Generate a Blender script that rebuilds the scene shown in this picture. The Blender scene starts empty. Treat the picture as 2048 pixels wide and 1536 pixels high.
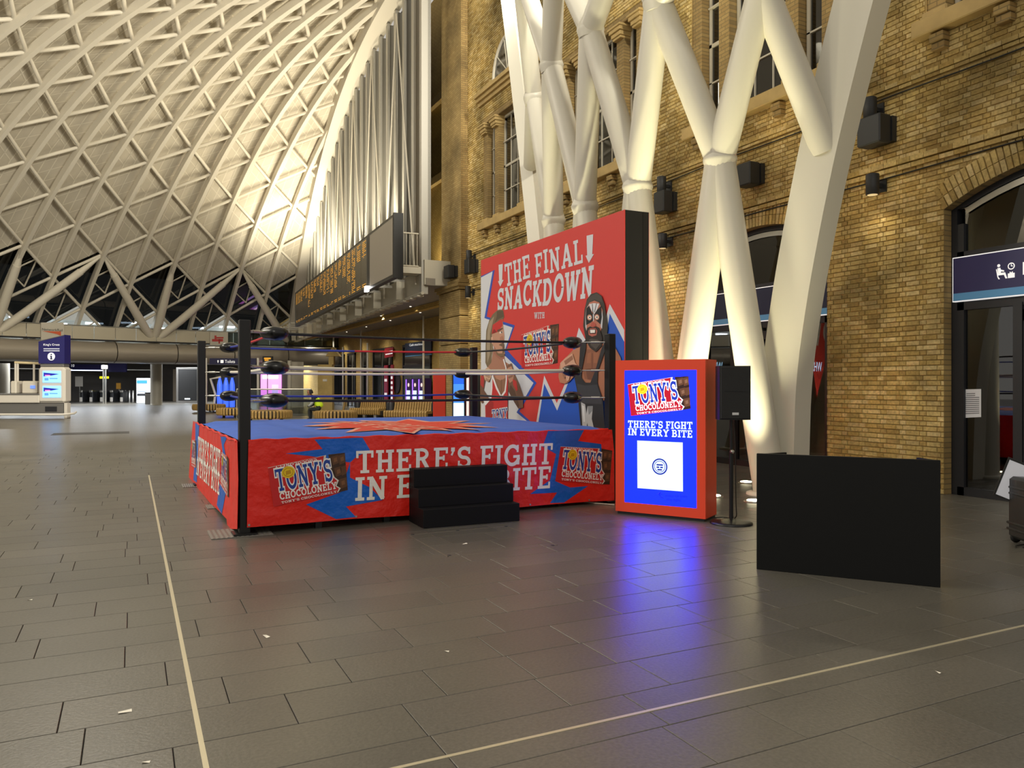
import bpy, bmesh, math, random
import numpy as np
from mathutils import Vector, Matrix
from mathutils.geometry import tessellate_polygon
random.seed(7); rng = np.random.default_rng(7)
SC = bpy.context.scene; COL = SC.collection
# ------------------------------------------------------------------ camera, world, lights, exposure
F_PX = 1550.0; YAW = math.radians(26.18); EYE = 1.6
SN, CS = math.sin(YAW), math.cos(YAW)
cam_d = bpy.data.cameras.new('camera'); cam = bpy.data.objects.new('camera', cam_d); COL.objects.link(cam)
cam.location = (0, 0, EYE); cam.rotation_euler = (math.pi/2, 0, -YAW)
cam_d.sensor_width = 36.0; cam_d.lens = 36.0*F_PX/2048.0; cam_d.clip_end = 400; cam_d.clip_start = .05
SC.camera = cam
w = bpy.data.worlds.new('ambient_fill'); SC.world = w; w.use_nodes = True
bg = w.node_tree.nodes['Background']; bg.inputs[0].default_value = (1.0, .93, .82, 1); bg.inputs[1].default_value = .34  # warm ambient fill from all round, not a dark sky
SC.view_settings.view_transform = 'Standard'; SC.view_settings.look = 'None'
SC.view_settings.gamma = 1.0; SC.view_settings.use_curve_mapping = False; SC.view_settings.exposure = 0.70
def area_lamp(loc, size, power, col=(1, .93, .82), rot=(0, 0, 0)):
    d = bpy.data.lights.new('fill_lamp', 'AREA'); d.shape = 'DISK'; d.size = size; d.energy = power; d.color = col
    o = bpy.data.objects.new('fill_lamp', d); COL.objects.link(o); o.location = loc; o.rotation_euler = rot
    return o
def spot_lamp(loc, target, power, angle=90, col=(1, .93, .72), blend=.6, radius=.12):
    d = bpy.data.lights.new('spot_lamp', 'SPOT'); d.energy = power; d.color = col
    d.spot_size = math.radians(angle); d.spot_blend = blend; d.shadow_soft_size = radius
    o = bpy.data.objects.new('spot_lamp', d); COL.objects.link(o); o.location = loc
    o.rotation_euler = (Vector(target)-Vector(loc)).to_track_quat('-Z', 'Y').to_euler()
    return o
WARM = (1.0, .94, .80)
# added overhead fill lamps, unseen, above and behind the picture
area_lamp((-14, 11, 14.0), 7, 1100, WARM); area_lamp((-8, -8, 14.0), 7, 900, WARM)
area_lamp((-13, 20, 14.5), 7, 1900, WARM); area_lamp((-2, 30, 15.2), 6, 500, WARM)
# added upward fill lamps, unseen, left of and behind the picture, washing the shell
UPC = (1, .945, .80)
for (x, y, p) in ((-20, 24, 2000), (-15, 6, 2000), (-5, -8, 1500)):
    area_lamp((x, y, 5.2), 3.0, p, UPC, (math.pi, 0, 0))
# added spots without fixtures, above the picture, aimed across at the shell
for (x, y, p, tg) in ((9.2, 8, 8600, (-14, 34, 12)), (9.2, 14, 8200, (-10, 42, 12)), (5.5, 1, 6000, (-4, 46, 13))):
    spot_lamp((x, y, 13.2), tg, p, 100, UPC, 1.0, .5)
# ------------------------------------------------------------------ rays through the picture (2048x1536) onto real planes
def ray(u, v):
    r = (u-1024.0)/F_PX
    return Vector((SN+r*CS, CS-r*SN, (768.0-v)/F_PX))
EYEV = Vector((0, 0, EYE))
def GZ(u, v, z=0.0):
    d = ray(u, v); return EYEV+d*((z-EYE)/d.z)
def AX(u, v, X):
    d = ray(u, v); return EYEV+d*(X/d.x)
def AY(u, v, Y):
    d = ray(u, v); return EYEV+d*(Y/d.y)
def PL(u, v, p0, n):
    d = ray(u, v); return EYEV+d*((Vector(p0)-EYEV).dot(n)/d.dot(n))
def AR(u, v, R):                      # far side of the circle of radius R round the roof axis
    d = ray(u, v); a = d.x**2+d.y**2; b = d.x*AXC[0]+d.y*AXC[1]; c = AXC[0]**2+AXC[1]**2-R*R
    t = (b+math.sqrt(max(b*b-a*c, 0)))/a
    return EYEV+d*t
def pix(P):
    d = P[0]*SN+P[1]*CS; l = P[0]*CS-P[1]*SN
    if d < .1: return (1e5, 1e5, d)
    return (1024+F_PX*l/d, 768-F_PX*(P[2]-EYE)/d, d)
# ------------------------------------------------------------------ materials
def lin(c):
    if isinstance(c, str):
        c = c.lstrip('#'); c = [int(c[i:i+2], 16) for i in (0, 2, 4)]
    out = []
    for x in c:
        x = x/255.0
        out.append(x/12.92 if x <= .04045 else ((x+.055)/1.055)**2.4)
    return (out[0], out[1], out[2], 1.0)
MATS = {}
def mat(name, col, rough=.5, metal=0., var=0., scale=8., bump=0., bscale=None, emit=0., spec=None, ecol=None, coat=0.):
    if name in MATS: return MATS[name]
    m = bpy.data.materials.new(name); m.use_nodes = True; MATS[name] = m
    nt = m.node_tree; b = nt.nodes['Principled BSDF']
    c = lin(col); b.inputs['Base Color'].default_value = c
    b.inputs['Roughness'].default_value = rough; b.inputs['Metallic'].default_value = metal
    if spec is not None: b.inputs['Specular IOR Level'].default_value = spec
    if coat: b.inputs['Coat Weight'].default_value = coat
    tc = nt.nodes.new('ShaderNodeTexCoord')
    if var:
        n = nt.nodes.new('ShaderNodeTexNoise'); n.inputs['Scale'].default_value = scale; n.inputs['Detail'].default_value = 5
        nt.links.new(tc.outputs['Object'], n.inputs['Vector'])
        r = nt.nodes.new('ShaderNodeMapRange'); r.inputs[1].default_value = .3; r.inputs[2].default_value = .7
        r.inputs[3].default_value = 1-var; r.inputs[4].default_value = 1+var
        nt.links.new(n.outputs[0], r.inputs[0])
        mx = nt.nodes.new('ShaderNodeMix'); mx.data_type = 'RGBA'; mx.blend_type = 'MULTIPLY'; mx.inputs[0].default_value = 1
        mx.inputs[6].default_value = c
        nt.links.new(r.outputs[0], mx.inputs[7]); nt.links.new(mx.outputs[2], b.inputs['Base Color'])
    if bump:
        n = nt.nodes.new('ShaderNodeTexNoise'); n.inputs['Scale'].default_value = bscale or scale; n.inputs['Detail'].default_value = 4
        nt.links.new(tc.outputs['Object'], n.inputs['Vector'])
        bp = nt.nodes.new('ShaderNodeBump'); bp.inputs['Strength'].default_value = bump; bp.inputs['Distance'].default_value = .05
        nt.links.new(n.outputs[0], bp.inputs['Height']); nt.links.new(bp.outputs[0], b.inputs['Normal'])
    if emit:
        b.inputs['Emission Color'].default_value = lin(ecol) if ecol else c; b.inputs['Emission Strength'].default_value = emit
    return m
def island_mat(name, cols, rough, stain=.35, sscale=.5, grain=30., bump=.25, spec=None, joint=None):
    """pieces (bricks, tiles): a colour of its own for each piece plus broad stains and grain"""
    m = bpy.data.materials.new(name); m.use_nodes = True; MATS[name] = m
    nt = m.node_tree; N = nt.nodes.new; L = nt.links.new; b = nt.nodes['Principled BSDF']
    b.inputs['Roughness'].default_value = rough
    if spec is not None: b.inputs['Specular IOR Level'].default_value = spec
    g = N('ShaderNodeNewGeometry'); oi = N('ShaderNodeObjectInfo'); ad = N('ShaderNodeMath'); ad.operation = 'ADD'
    L(g.outputs['Random Per Island'], ad.inputs[0]); L(oi.outputs['Random'], ad.inputs[1])
    fr = N('ShaderNodeMath'); fr.operation = 'FRACT'; L(ad.outputs[0], fr.inputs[0])
    cr = N('ShaderNodeValToRGB'); el = cr.color_ramp.elements
    el[0].position = 0; el[0].color = lin(cols[0]); el[1].position = 1; el[1].color = lin(cols[-1])
    for i, c in enumerate(cols[1:-1]):
        e = el.new((i+1)/(len(cols)-1)); e.color = lin(c)
    L(fr.outputs[0], cr.inputs[0])
    pos = g.outputs['Position']
    n1 = N('ShaderNodeTexNoise'); n1.inputs['Scale'].default_value = sscale; n1.inputs['Detail'].default_value = 6; L(pos, n1.inputs['Vector'])
    n2 = N('ShaderNodeTexNoise'); n2.inputs['Scale'].default_value = grain; n2.inputs['Detail'].default_value = 3; L(pos, n2.inputs['Vector'])
    r1 = N('ShaderNodeMapRange'); r1.inputs[1].default_value = .35; r1.inputs[2].default_value = .65; r1.inputs[3].default_value = 1-stain; r1.inputs[4].default_value = 1+stain*.6
    L(n1.outputs[0], r1.inputs[0])
    r2 = N('ShaderNodeMapRange'); r2.inputs[1].default_value = .3; r2.inputs[2].default_value = .7; r2.inputs[3].default_value = .8; r2.inputs[4].default_value = 1.2
    L(n2.outputs[0], r2.inputs[0])
    mu = N('ShaderNodeMath'); mu.operation = 'MULTIPLY'; L(r1.outputs[0], mu.inputs[0]); L(r2.outputs[0], mu.inputs[1])
    mx = N('ShaderNodeMix'); mx.data_type = 'RGBA'; mx.blend_type = 'MULTIPLY'; mx.inputs[0].default_value = 1
    L(cr.outputs[0], mx.inputs[6]); L(mu.outputs[0], mx.inputs[7]); L(mx.outputs[2], b.inputs['Base Color'])
    if bump:
        bp = N('ShaderNodeBump'); bp.inputs['Strength'].default_value = bump; bp.inputs['Distance'].default_value = .01
        L(n2.outputs[0], bp.inputs['Height']); L(bp.outputs[0], b.inputs['Normal'])
    return m
def brick_tex(name, c1, c2, mortar, scale=1., axis='yz', bw=.225, bh=.075, stain=.3, rough=.85):
    """walls too far off to tell the bricks apart"""
    m = bpy.data.materials.new(name); m.use_nodes = True; MATS[name] = m
    nt = m.node_tree; N = nt.nodes.new; L = nt.links.new; b = nt.nodes['Principled BSDF']; b.inputs['Roughness'].default_value = rough
    g = N('ShaderNodeNewGeometry'); sp = N('ShaderNodeSeparateXYZ'); cb = N('ShaderNodeCombineXYZ'); L(g.outputs['Position'], sp.inputs[0])
    L(sp.outputs['XYZ'.index(axis[0].upper())], cb.inputs[0]); L(sp.outputs['XYZ'.index(axis[1].upper())], cb.inputs[1])
    t = N('ShaderNodeTexBrick'); L(cb.outputs[0], t.inputs['Vector'])
    t.inputs['Color1'].default_value = lin(c1); t.inputs['Color2'].default_value = lin(c2); t.inputs['Mortar'].default_value = lin(mortar)
    t.inputs['Scale'].default_value = scale; t.inputs['Brick Width'].default_value = bw; t.inputs['Row Height'].default_value = bh; t.inputs['Mortar Size'].default_value = .008
    n1 = N('ShaderNodeTexNoise'); n1.inputs['Scale'].default_value = .8; n1.inputs['Detail'].default_value = 6; L(g.outputs['Position'], n1.inputs['Vector'])
    r1 = N('ShaderNodeMapRange'); r1.inputs[1].default_value = .35; r1.inputs[2].default_value = .65; r1.inputs[3].default_value = 1-stain; r1.inputs[4].default_value = 1+stain*.6
    L(n1.outputs[0], r1.inputs[0])
    mx = N('ShaderNodeMix'); mx.data_type = 'RGBA'; mx.blend_type = 'MULTIPLY'; mx.inputs[0].default_value = 1
    L(t.outputs['Color'], mx.inputs[6]); L(r1.outputs[0], mx.inputs[7]); L(mx.outputs[2], b.inputs['Base Color'])
    bp = N('ShaderNodeBump'); bp.inputs['Strength'].default_value = .5; bp.inputs['Distance'].default_value = .02
    L(t.outputs['Fac'], bp.inputs['Height']); bp.invert = True; L(bp.outputs[0], b.inputs['Normal'])
    return m
def glass_mat(name, tint, refl=1.0, rough=.02, trans=.5):
    m = bpy.data.materials.new(name); m.use_nodes = True; MATS[name] = m
    nt = m.node_tree; N = nt.nodes.new; L = nt.links.new
    nt.nodes.remove(nt.nodes['Principled BSDF']); out = nt.nodes['Material Output']
    tr = N('ShaderNodeBsdfTransparent'); tr.inputs[0].default_value = lin(tint)
    gl = N('ShaderNodeBsdfGlossy'); gl.inputs['Roughness'].default_value = rough; gl.inputs[0].default_value = (.9, .92, .95, 1)
    fr = N('ShaderNodeLayerWeight'); fr.inputs[0].default_value = .5
    pw = N('ShaderNodeMath'); pw.operation = 'POWER'; pw.inputs[1].default_value = 4.0; L(fr.outputs['Facing'], pw.inputs[0])
    mu = N('ShaderNodeMath'); mu.operation = 'MULTIPLY_ADD'; mu.inputs[1].default_value = refl*.9; mu.inputs[2].default_value = .09*refl; mu.use_clamp = True
    L(pw.outputs[0], mu.inputs[0]); mx = N('ShaderNodeMixShader'); L(mu.outputs[0], mx.inputs[0]); L(tr.outputs[0], mx.inputs[1]); L(gl.outputs[0], mx.inputs[2])
    L(mx.outputs[0], out.inputs[0])
    return m
# ------------------------------------------------------------------ objects
ORG = {}
def tag(o, label=None, cat=None, group=None, kind=None):
    if label: o['label'] = label
    if cat: o['category'] = cat
    if group: o['group'] = group
    if kind: o['kind'] = kind
    return o
def thing(name, loc, label, cat, group=None):
    o = bpy.data.objects.new(name, None); COL.objects.link(o); o.location = loc; o.empty_display_size = .1
    ORG[o] = Vector(loc); return tag(o, label, cat, group)
def struct_root(name, loc=(0, 0, 0)):
    o = bpy.data.objects.new(name, None); COL.objects.link(o); o.location = loc; ORG[o] = Vector(loc); o['kind'] = 'structure'; return o
class MB:
    def __init__(s): s.v = []; s.f = []; s.m = []; s.sm = []
    def add(s, verts, faces, mi=0, smooth=False):
        b = len(s.v); s.v.extend([tuple(p) for p in verts])
        for f in faces: s.f.append(tuple(b+i for i in f)); s.m.append(mi); s.sm.append(smooth)
        return s
    def box(s, x0, x1, y0, y1, z0, z1, mi=0):
        return s.add([(x0, y0, z0), (x1, y0, z0), (x1, y1, z0), (x0, y1, z0), (x0, y0, z1), (x1, y0, z1), (x1, y1, z1), (x0, y1, z1)],
                     [(0, 3, 2, 1), (4, 5, 6, 7), (0, 1, 5, 4), (1, 2, 6, 5), (2, 3, 7, 6), (3, 0, 4, 7)], mi)
    def obox(s, c, ex, ey, ez, hx, hy, hz, mi=0):
        c, ex, ey, ez = Vector(c), Vector(ex).normalized(), Vector(ey).normalized(), Vector(ez).normalized()
        P = [c+ex*(a*hx)+ey*(b*hy)+ez*(d*hz) for d in (-1, 1) for (a, b) in ((-1, -1), (1, -1), (1, 1), (-1, 1))]
        return s.add(P, [(0, 3, 2, 1), (4, 5, 6, 7), (0, 1, 5, 4), (1, 2, 6, 5), (2, 3, 7, 6), (3, 0, 4, 7)], mi)
    def bevbox(s, c, ex, ey, ez, hx, hy, hz, bv, mi=0):
        """box with all twelve edges chamfered"""
        c, ex, ey, ez = Vector(c), Vector(ex).normalized(), Vector(ey).normalized(), Vector(ez).normalized()
        H = (hx, hy, hz); E = (ex, ey, ez); V = []; ids = {}
        for sx in (-1, 1):
            for sy in (-1, 1):
                for sz in (-1, 1):
                    sg = (sx, sy, sz)
                    for k in range(3):
                        p = Vector(c)
                        for j in range(3): p = p+E[j]*(sg[j]*(H[j] if j == k else H[j]-bv))
                        ids[sg+(k,)] = len(V); V.append(p)
        Fs = []
        for k in range(3):
            a, b = [(1, 2), (2, 0), (0, 1)][k]
            for sg in (-1, 1):
                q = []
                for (p, r) in ((-1, -1), (1, -1), (1, 1), (-1, 1)):
                    t = [0, 0, 0]; t[k] = sg; t[a] = p; t[b] = r; q.append(ids[tuple(t)+(k,)])
                Fs.append(tuple(q) if sg > 0 else tuple(q[::-1]))
        for k in range(3):
            a, b = [(1, 2), (2, 0), (0, 1)][k]
            for sa in (-1, 1):
                for sb in (-1, 1):
                    t0 = [0]*3; t1 = [0]*3; t0[k] = -1; t1[k] = 1
                    for t in (t0, t1): t[a] = sa; t[b] = sb
                    q = (ids[tuple(t0)+(a,)], ids[tuple(t1)+(a,)], ids[tuple(t1)+(b,)], ids[tuple(t0)+(b,)])
                    Fs.append(q if sa*sb > 0 else q[::-1])
        for sx in (-1, 1):
            for sy in (-1, 1):
                for sz in (-1, 1):
                    q = tuple(ids[(sx, sy, sz, k)] for k in range(3)); Fs.append(q if sx*sy*sz > 0 else q[::-1])
        return s.add(V, Fs, mi)
    def tube(s, pts, rad, n=10, mi=0, caps=True, smooth=True):
        pts = [Vector(p) for p in pts]; m = len(pts)
        rs = rad if isinstance(rad, (list, tuple)) else [rad]*m
        V = []; up = None
        for i in range(m):
            t = (pts[min(i+1, m-1)]-pts[max(i-1, 0)]).normalized()
            if up is None:
                a = Vector((0, 0, 1)) if abs(t.z) < .9 else Vector((1, 0, 0)); up = (a-t*a.dot(t)).normalized()
            else: up = (up-t*up.dot(t)).normalized()
            w_ = t.cross(up)
            for k in range(n):
                an = 2*math.pi*k/n; V.append(pts[i]+(up*math.cos(an)+w_*math.sin(an))*rs[i])
        Fs = [(i*n+k, i*n+(k+1) % n, (i+1)*n+(k+1) % n, (i+1)*n+k) for i in range(m-1) for k in range(n)]
        s.add(V, Fs, mi, smooth)
        if caps: s.add(V[:n], [tuple(range(n))[::-1]], mi); s.add(V[-n:], [tuple(range(n))], mi)
        return s
    def lathe(s, c, prof, n=20, mi=0, axis=(0, 0, 1), smooth=True):
        c = Vector(c); ax = Vector(axis).normalized(); a = Vector((1, 0, 0)) if abs(ax.x) < .9 else Vector((0, 1, 0))
        e1 = (a-ax*a.dot(ax)).normalized(); e2 = ax.cross(e1); V = []
        for (r, h) in prof:
            for k in range(n):
                an = 2*math.pi*k/n; V.append(c+ax*h+(e1*math.cos(an)+e2*math.sin(an))*r)
        Fs = [(i*n+k, i*n+(k+1) % n, (i+1)*n+(k+1) % n, (i+1)*n+k) for i in range(len(prof)-1) for k in range(n)]
        s.add(V, Fs, mi, smooth); s.add(V[:n], [tuple(range(n))[::-1]], mi); s.add(V[-n:], [tuple(range(n))], mi)
        return s
    def prism(s, poly, d, mi=0):
        """planar polygon (3-D points, any shape) pushed along vector d"""
        P = [Vector(p) for p in poly]; n = len(P); d = Vector(d); tri = tessellate_polygon([P])
        s.add(P, [t for t in tri], mi); s.add([p+d for p in P], [tuple(reversed(t)) for t in tri], mi)
        s.add(P+[p+d for p in P], [(i, (i+1) % n, n+(i+1) % n, n+i) for i in range(n)], mi)
        return s
    def flat(s, poly, mi=0):
        P = [Vector(p) for p in poly]; return s.add(P, [t for t in tessellate_polygon([P])], mi)
    def mesh(s, name, mats, org=Vector((0, 0, 0))):
        me = bpy.data.meshes.new(name)
        me.from_pydata([(p[0]-org[0], p[1]-org[1], p[2]-org[2]) for p in s.v], [], s.f)
        for m in (mats if isinstance(mats, (list, tuple)) else [mats]): me.materials.append(m)
        me.polygons.foreach_set('material_index', s.m); me.polygons.foreach_set('use_smooth', s.sm); me.update()
        return me
    def build(s, name, mats, parent=None, fix=True, **k):
        if parent is None: org = Vector(k.pop('org', (0, 0, 0)))
        else: org = ORG[parent]
        me = s.mesh(name, mats, org)
        if fix:
            bm = bmesh.new(); bm.from_mesh(me); bmesh.ops.recalc_face_normals(bm, faces=bm.faces); bm.to_mesh(me); bm.free()
        o = bpy.data.objects.new(name, me); COL.objects.link(o)
        if parent is None: o.location = org
        else: o.parent = parent
        ORG[o] = org
        return tag(o, **k)
def shared(name, me, loc, parent, rot=None, **k):
    o = bpy.data.objects.new(name, me); COL.objects.link(o); o.parent = parent; o.location = Vector(loc)-ORG[parent]
    if rot is not None: o.rotation_euler = rot
    ORG[o] = ORG[parent]; return tag(o, **k)
# ------------------------------------------------------------------ a slab-serif alphabet drawn as strokes
def arc(cx, cy, rx, ry, a0, a1, n=14):
    return [(cx+rx*math.cos(math.radians(a0+(a1-a0)*i/n)), cy+ry*math.sin(math.radians(a0+(a1-a0)*i/n))) for i in range(n+1)]
def _gl():
    G = {}; t = .17; h = .13          # stem, slab
    def S(x, y0=0, y1=1, w_=t): return ([(x, y0), (x, y1)], w_)
    def B(x0, x1, y): return ([(x0, y), (x1, y)], h)
    lo, hi = h/2, 1-h/2
    G['I'] = (.42, [S(.21), B(.02, .40, lo), B(.02, .40, hi)])
    G['T'] = (.78, [S(.39), B(.20, .58, lo), B(.02, .76, hi), S(.07, .68, 1, .10), S(.71, .68, 1, .10)])
    G['H'] = (.84, [S(.2), S(.64), B(.2, .64, .5), B(.03, .37, lo), B(.03, .37, hi), B(.47, .81, lo), B(.47, .81, hi)])
    G['E'] = (.74, [S(.2), B(.03, .68, lo), B(.03, .68, hi), B(.2, .5, .52), S(.64, 0, .30, .10), S(.64, .72, 1, .10), S(.5, .40, .64, .09)])
    G['F'] = (.70, [S(.2), B(.03, .40, lo), B(.03, .66, hi), B(.2, .5, .50), S(.62, .70, 1, .10), S(.5, .38, .62, .09)])
    G['L'] = (.70, [S(.2), B(.03, .66, lo), B(.03, .38, hi), S(.62, 0, .34, .10)])
    G['R'] = (.84, [S(.2), (arc(.36, .73, .25, .205, 100, -100)+[(.2, .50)], .15), ([(.2, .935), (.36, .935)], h), ([(.42, .5), (.68, .03)], .17), B(.03, .38, lo), B(.6, .82, lo), B(.03, .3, hi)])
    G['B'] = (.80, [S(.2), (arc(.40, .74, .22, .195, 90, -90), .14), (arc(.42, .28, .26, .215, 90, -90), .15), B(.03, .42, lo), B(.03, .42, hi), B(.2, .42, .515)])
    G['D'] = (.86, [S(.2), (arc(.38, .5, .33, .43, 90, -90, 18), .17), B(.03, .40, lo), B(.03, .40, hi)])
    G['P'] = (.78, [S(.2), (arc(.40, .70, .24, .23, 90, -90), .15), B(.03, .38, lo), B(.03, .42, hi), B(.2, .40, .47)])
    G['O'] = (.86, [(arc(.43, .5, .33, .43, 0, 360, 26), .17)])
    G['C'] = (.80, [(arc(.44, .5, .34, .43, 40, 320, 22), .17), S(.70, .62, .98, .10)])
    G['G'] = (.86, [(arc(.44, .5, .34, .43, 40, 345, 22), .17), S(.70, .64, .98, .10), B(.48, .82, .44), S(.74, .06, .46, .15)])
    G['S'] = (.72, [(arc(.36, .72, .24, .215, 30, 270, 14)+arc(.36, .285, .25, .22, 90, -150, 14), .16), S(.60, .66, .98, .09), S(.11, .02, .36, .09)])
    G['N'] = (.90, [S(.2, 0, 1, .14), S(.70, 0, 1, .14), ([(.18, .97), (.72, .03)], .19), B(.03, .36, lo), B(.03, .24, hi), B(.54, .88, hi)])
    G['A'] = (.88, [([(.16, .02), (.44, .98)], .15), ([(.44, .98), (.72, .02)], .19), B(.24, .64, .33), B(.01, .32, lo), B(.55, .87, lo)])
    G['V'] = (.86, [([(.15, .98), (.43, .02)], .19), ([(.43, .02), (.71, .98)], .15), B(.0, .33, hi), B(.54, .86, hi)])
    G['W'] = (1.16, [([(.15, .98), (.36, .02)], .18), ([(.36, .02), (.58, .9)], .13), ([(.58, .9), (.80, .02)], .18), ([(.80, .02), (1.0, .98)], .14), B(.0, .31, hi), B(.45, .71, hi), B(.85, 1.15, hi)])
    G['Y'] = (.84, [([(.14, .98), (.42, .48)], .18), ([(.42, .48), (.70, .98)], .15), S(.42, 0, .5), B(.0, .31, hi), B(.54, .84, hi), B(.23, .61, lo)])
    G['K'] = (.86, [S(.2), ([(.26, .42), (.68, .97)], .14), ([(.36, .55), (.70, .03)], .18), B(.03, .37, lo), B(.03, .37, hi), B(.54, .82, hi), B(.57, .86, lo)])
    G["'"] = (.26, [([(.13, .98), (.13, .80)], .18), ([(.15, .82), (.07, .62)], .09)])
    G['!'] = (.42, [([(.21, 1.05), (.21, .25)], .22), ([(.0, .30), (.42, .30)], .07), ([(.21, .30), (.21, -.06)], .16)])
    G[' '] = (.28, [])
    return G
GLYPH = _gl()
def stroke_polys(pts, wd, grow=0.):
    hw = wd/2+grow; P = [Vector((p[0], p[1])) for p in pts]
    if grow:
        d0 = (P[0]-P[1]).normalized(); d1 = (P[-1]-P[-2]).normalized(); P[0] = P[0]+d0*grow; P[-1] = P[-1]+d1*grow
    n = len(P); closed = (P[0]-P[-1]).length < 1e-4
    L = []; R = []
    for i in range(n):
        if closed and i in (0, n-1): t = (P[1]-P[0]).normalized()+(P[-1]-P[-2]).normalized()
        else: t = P[min(i+1, n-1)]-P[max(i-1, 0)]
        t.normalize(); q = Vector((-t.y, t.x)); L.append(P[i]+q*hw); R.append(P[i]-q*hw)
    return [[L[i], L[i+1], R[i+1], R[i]] for i in range(n-1)]
def word_polys(txt, grow=0., jitter=0.):
    x = 0; out = []
    for ch in txt:
        wd, sts = GLYPH[ch]; dy = jitter*((hash_i(ch, x)) % 7-3)/3.
        for j, (pts, sw) in enumerate(sts):
            for q in stroke_polys(pts, sw, grow): out.append((j, [(p.x+x, p.y+dy) for p in q]))
        x += wd+.06
    return out, x-.06
def hash_i(ch, x): return (ord(ch)*31+int(x*10)*17)
def put_word(mb, txt, quad, n, off, grow=0., mi=0, jitter=0.):
    """quad = 3-D corners bl, br, tr, tl; n = surface normal"""
    polys, W = word_polys(txt, grow, jitter); bl, br, tr, tl = [Vector(q) for q in quad]; n = Vector(n)
    for (j, q) in polys:                 # strokes of a letter lie a hair apart so that none is coplanar with the next
        pp = []
        for (x, y) in q:
            s = x/W; a = bl.lerp(br, s); b = tl.lerp(tr, s); pp.append(a.lerp(b, y)+n*(off+j*.00012))
        mb.add(pp, [tuple(range(len(pp)))], mi)
    return mb
def put_poly(mb, quad, poly, n, off, mi=0):
    bl, br, tr, tl = [Vector(q) for q in quad]
    P = [(bl.lerp(br, x)).lerp(tl.lerp(tr, x), y)+Vector(n)*off for (x, y) in poly]
    return mb.flat(P, mi)
def ell(cx, cy, rx, ry, n=18, a0=0): return [(cx+rx*math.cos(2*math.pi*i/n+a0), cy+ry*math.sin(2*math.pi*i/n+a0)) for i in range(n)]
def sans(mb, txt, quad, n, off, mi=0):
    """plain sans lettering (Blender's own typeface) laid into a quad"""
    cu = bpy.data.curves.new('lettering', 'FONT'); cu.body = txt; cu.resolution_u = 2
    ob = bpy.data.objects.new('lettering', cu); COL.objects.link(ob)
    me = bpy.data.meshes.new_from_object(ob.evaluated_get(bpy.context.evaluated_depsgraph_get()))
    bpy.data.objects.remove(ob); bpy.data.curves.remove(cu)
    V = [p.co.copy() for p in me.vertices]; Fs = [tuple(p.vertices) for p in me.polygons]; bpy.data.meshes.remove(me)
    x0 = min(p.x for p in V); x1 = max(p.x for p in V); y0 = min(p.y for p in V); y1 = max(p.y for p in V)
    bl, br, tr, tl = [Vector(q) for q in quad]
    P = [bl.lerp(br, (p.x-x0)/(x1-x0)).lerp(tl.lerp(tr, (p.x-x0)/(x1-x0)), (p.y-y0)/(y1-y0))+Vector(n)*off for p in V]
    return mb.add(P, Fs, mi)
# ================================================================== THE SETTING
M_stone = island_mat('dark_stone', ['#59564e', '#5e5a52', '#56534c', '#605c54', '#595650'], .32, stain=.12, sscale=.8, grain=55, bump=.10, spec=.65)
M_joint = mat('tile_joint', '#2e2b27', .9)
M_strip = mat('metal_inlay', '#d8cfb4', .35, .6)
def far_floor_mat():
    m = brick_tex('far_paving', '#5d5a52', '#645f57', '#45423b', axis='xy', bw=.85, bh=.39, stain=.10, rough=.30)
    return m
M_far = far_floor_mat()
floor = MB().box(-60, 20, -25, 95, -.30, -.012).build('floor', M_joint, kind='structure')
# paving beyond the pieces one can tell apart (material only)
NX0, NX1, NY0, NY1 = -13.0, 10.5, 0.6, 20.5
mb = MB()
for (a, b, c, d) in ((-60, 20, NY1, 95), (-60, NX0, -25, NY1), (NX1, 20, -25, NY1), (NX0, NX1, -25, NY0)):
    mb.add([(a, c, 0), (b, c, 0), (b, d, 0), (a, d, 0)], [(0, 1, 2, 3)])
mb.build('paving', M_far, floor)
TH, TJ = .39, .0022
tiles = []
y = NY0; row = 0
while y < NY1-.01:
    y1 = min(y+TH, NY1); x = NX0; r = random.Random(row*13+5); x -= r.random()*.5
    while x < NX1:
        wd = r.choice((.52, .62, .75, .9, 1.05)); x1 = x+wd
        if r.random() < .02: pass
        tiles.append((max(x, NX0), min(x1, NX1), y, y1)); x = x1
    y = y1; row += 1
def tile_area(t):
    c = [pix((a, b, 0)) for (a, b) in ((t[0], t[2]), (t[1], t[2]), (t[1], t[3]), (t[0], t[3]))]
    if any(p[2] < .5 for p in c): return 0
    if not any(-60 < p[0] < 2108 and p[1] < 1600 for p in c): return 0
    return abs(sum(c[i][0]*c[(i+1) % 4][1]-c[(i+1) % 4][0]*c[i][1] for i in range(4)))/2
tiles.sort(key=tile_area, reverse=True)
def tile_geo(mb, x0, x1, y0, y1, z=0., dz=0.):
    b = .0025; x0 += TJ; x1 -= TJ; y0 += TJ; y1 -= TJ; zb = -.014
    V = [(x0, y0, zb), (x1, y0, zb), (x1, y1, zb), (x0, y1, zb), (x0, y0, z-.002), (x1, y0, z-.002), (x1, y1, z-.002), (x0, y1, z-.002),
         (x0+b, y0+b, z), (x1-b, y0+b, z), (x1-b, y1-b, z), (x0+b, y1-b, z)]
    Fs = [(8, 9, 10, 11)]+[(i, (i+1) % 4, 4+(i+1) % 4, 4+i) for i in range(4)]+[(4+i, 4+(i+1) % 4, 8+(i+1) % 4, 8+i) for i in range(4)]
    mb.add(V, Fs)
tcache = {}
for t in tiles[:300]:
    wd = round(t[1]-t[0], 3); hd = round(t[3]-t[2], 3); k = (wd, hd)
    if k not in tcache:
        m_ = MB(); tile_geo(m_, 0, wd, 0, hd); tcache[k] = m_.mesh('tile', M_stone)
    shared('tile', tcache[k], (t[0], t[2], -.0005*random.random()), floor)
mb = MB()
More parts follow.
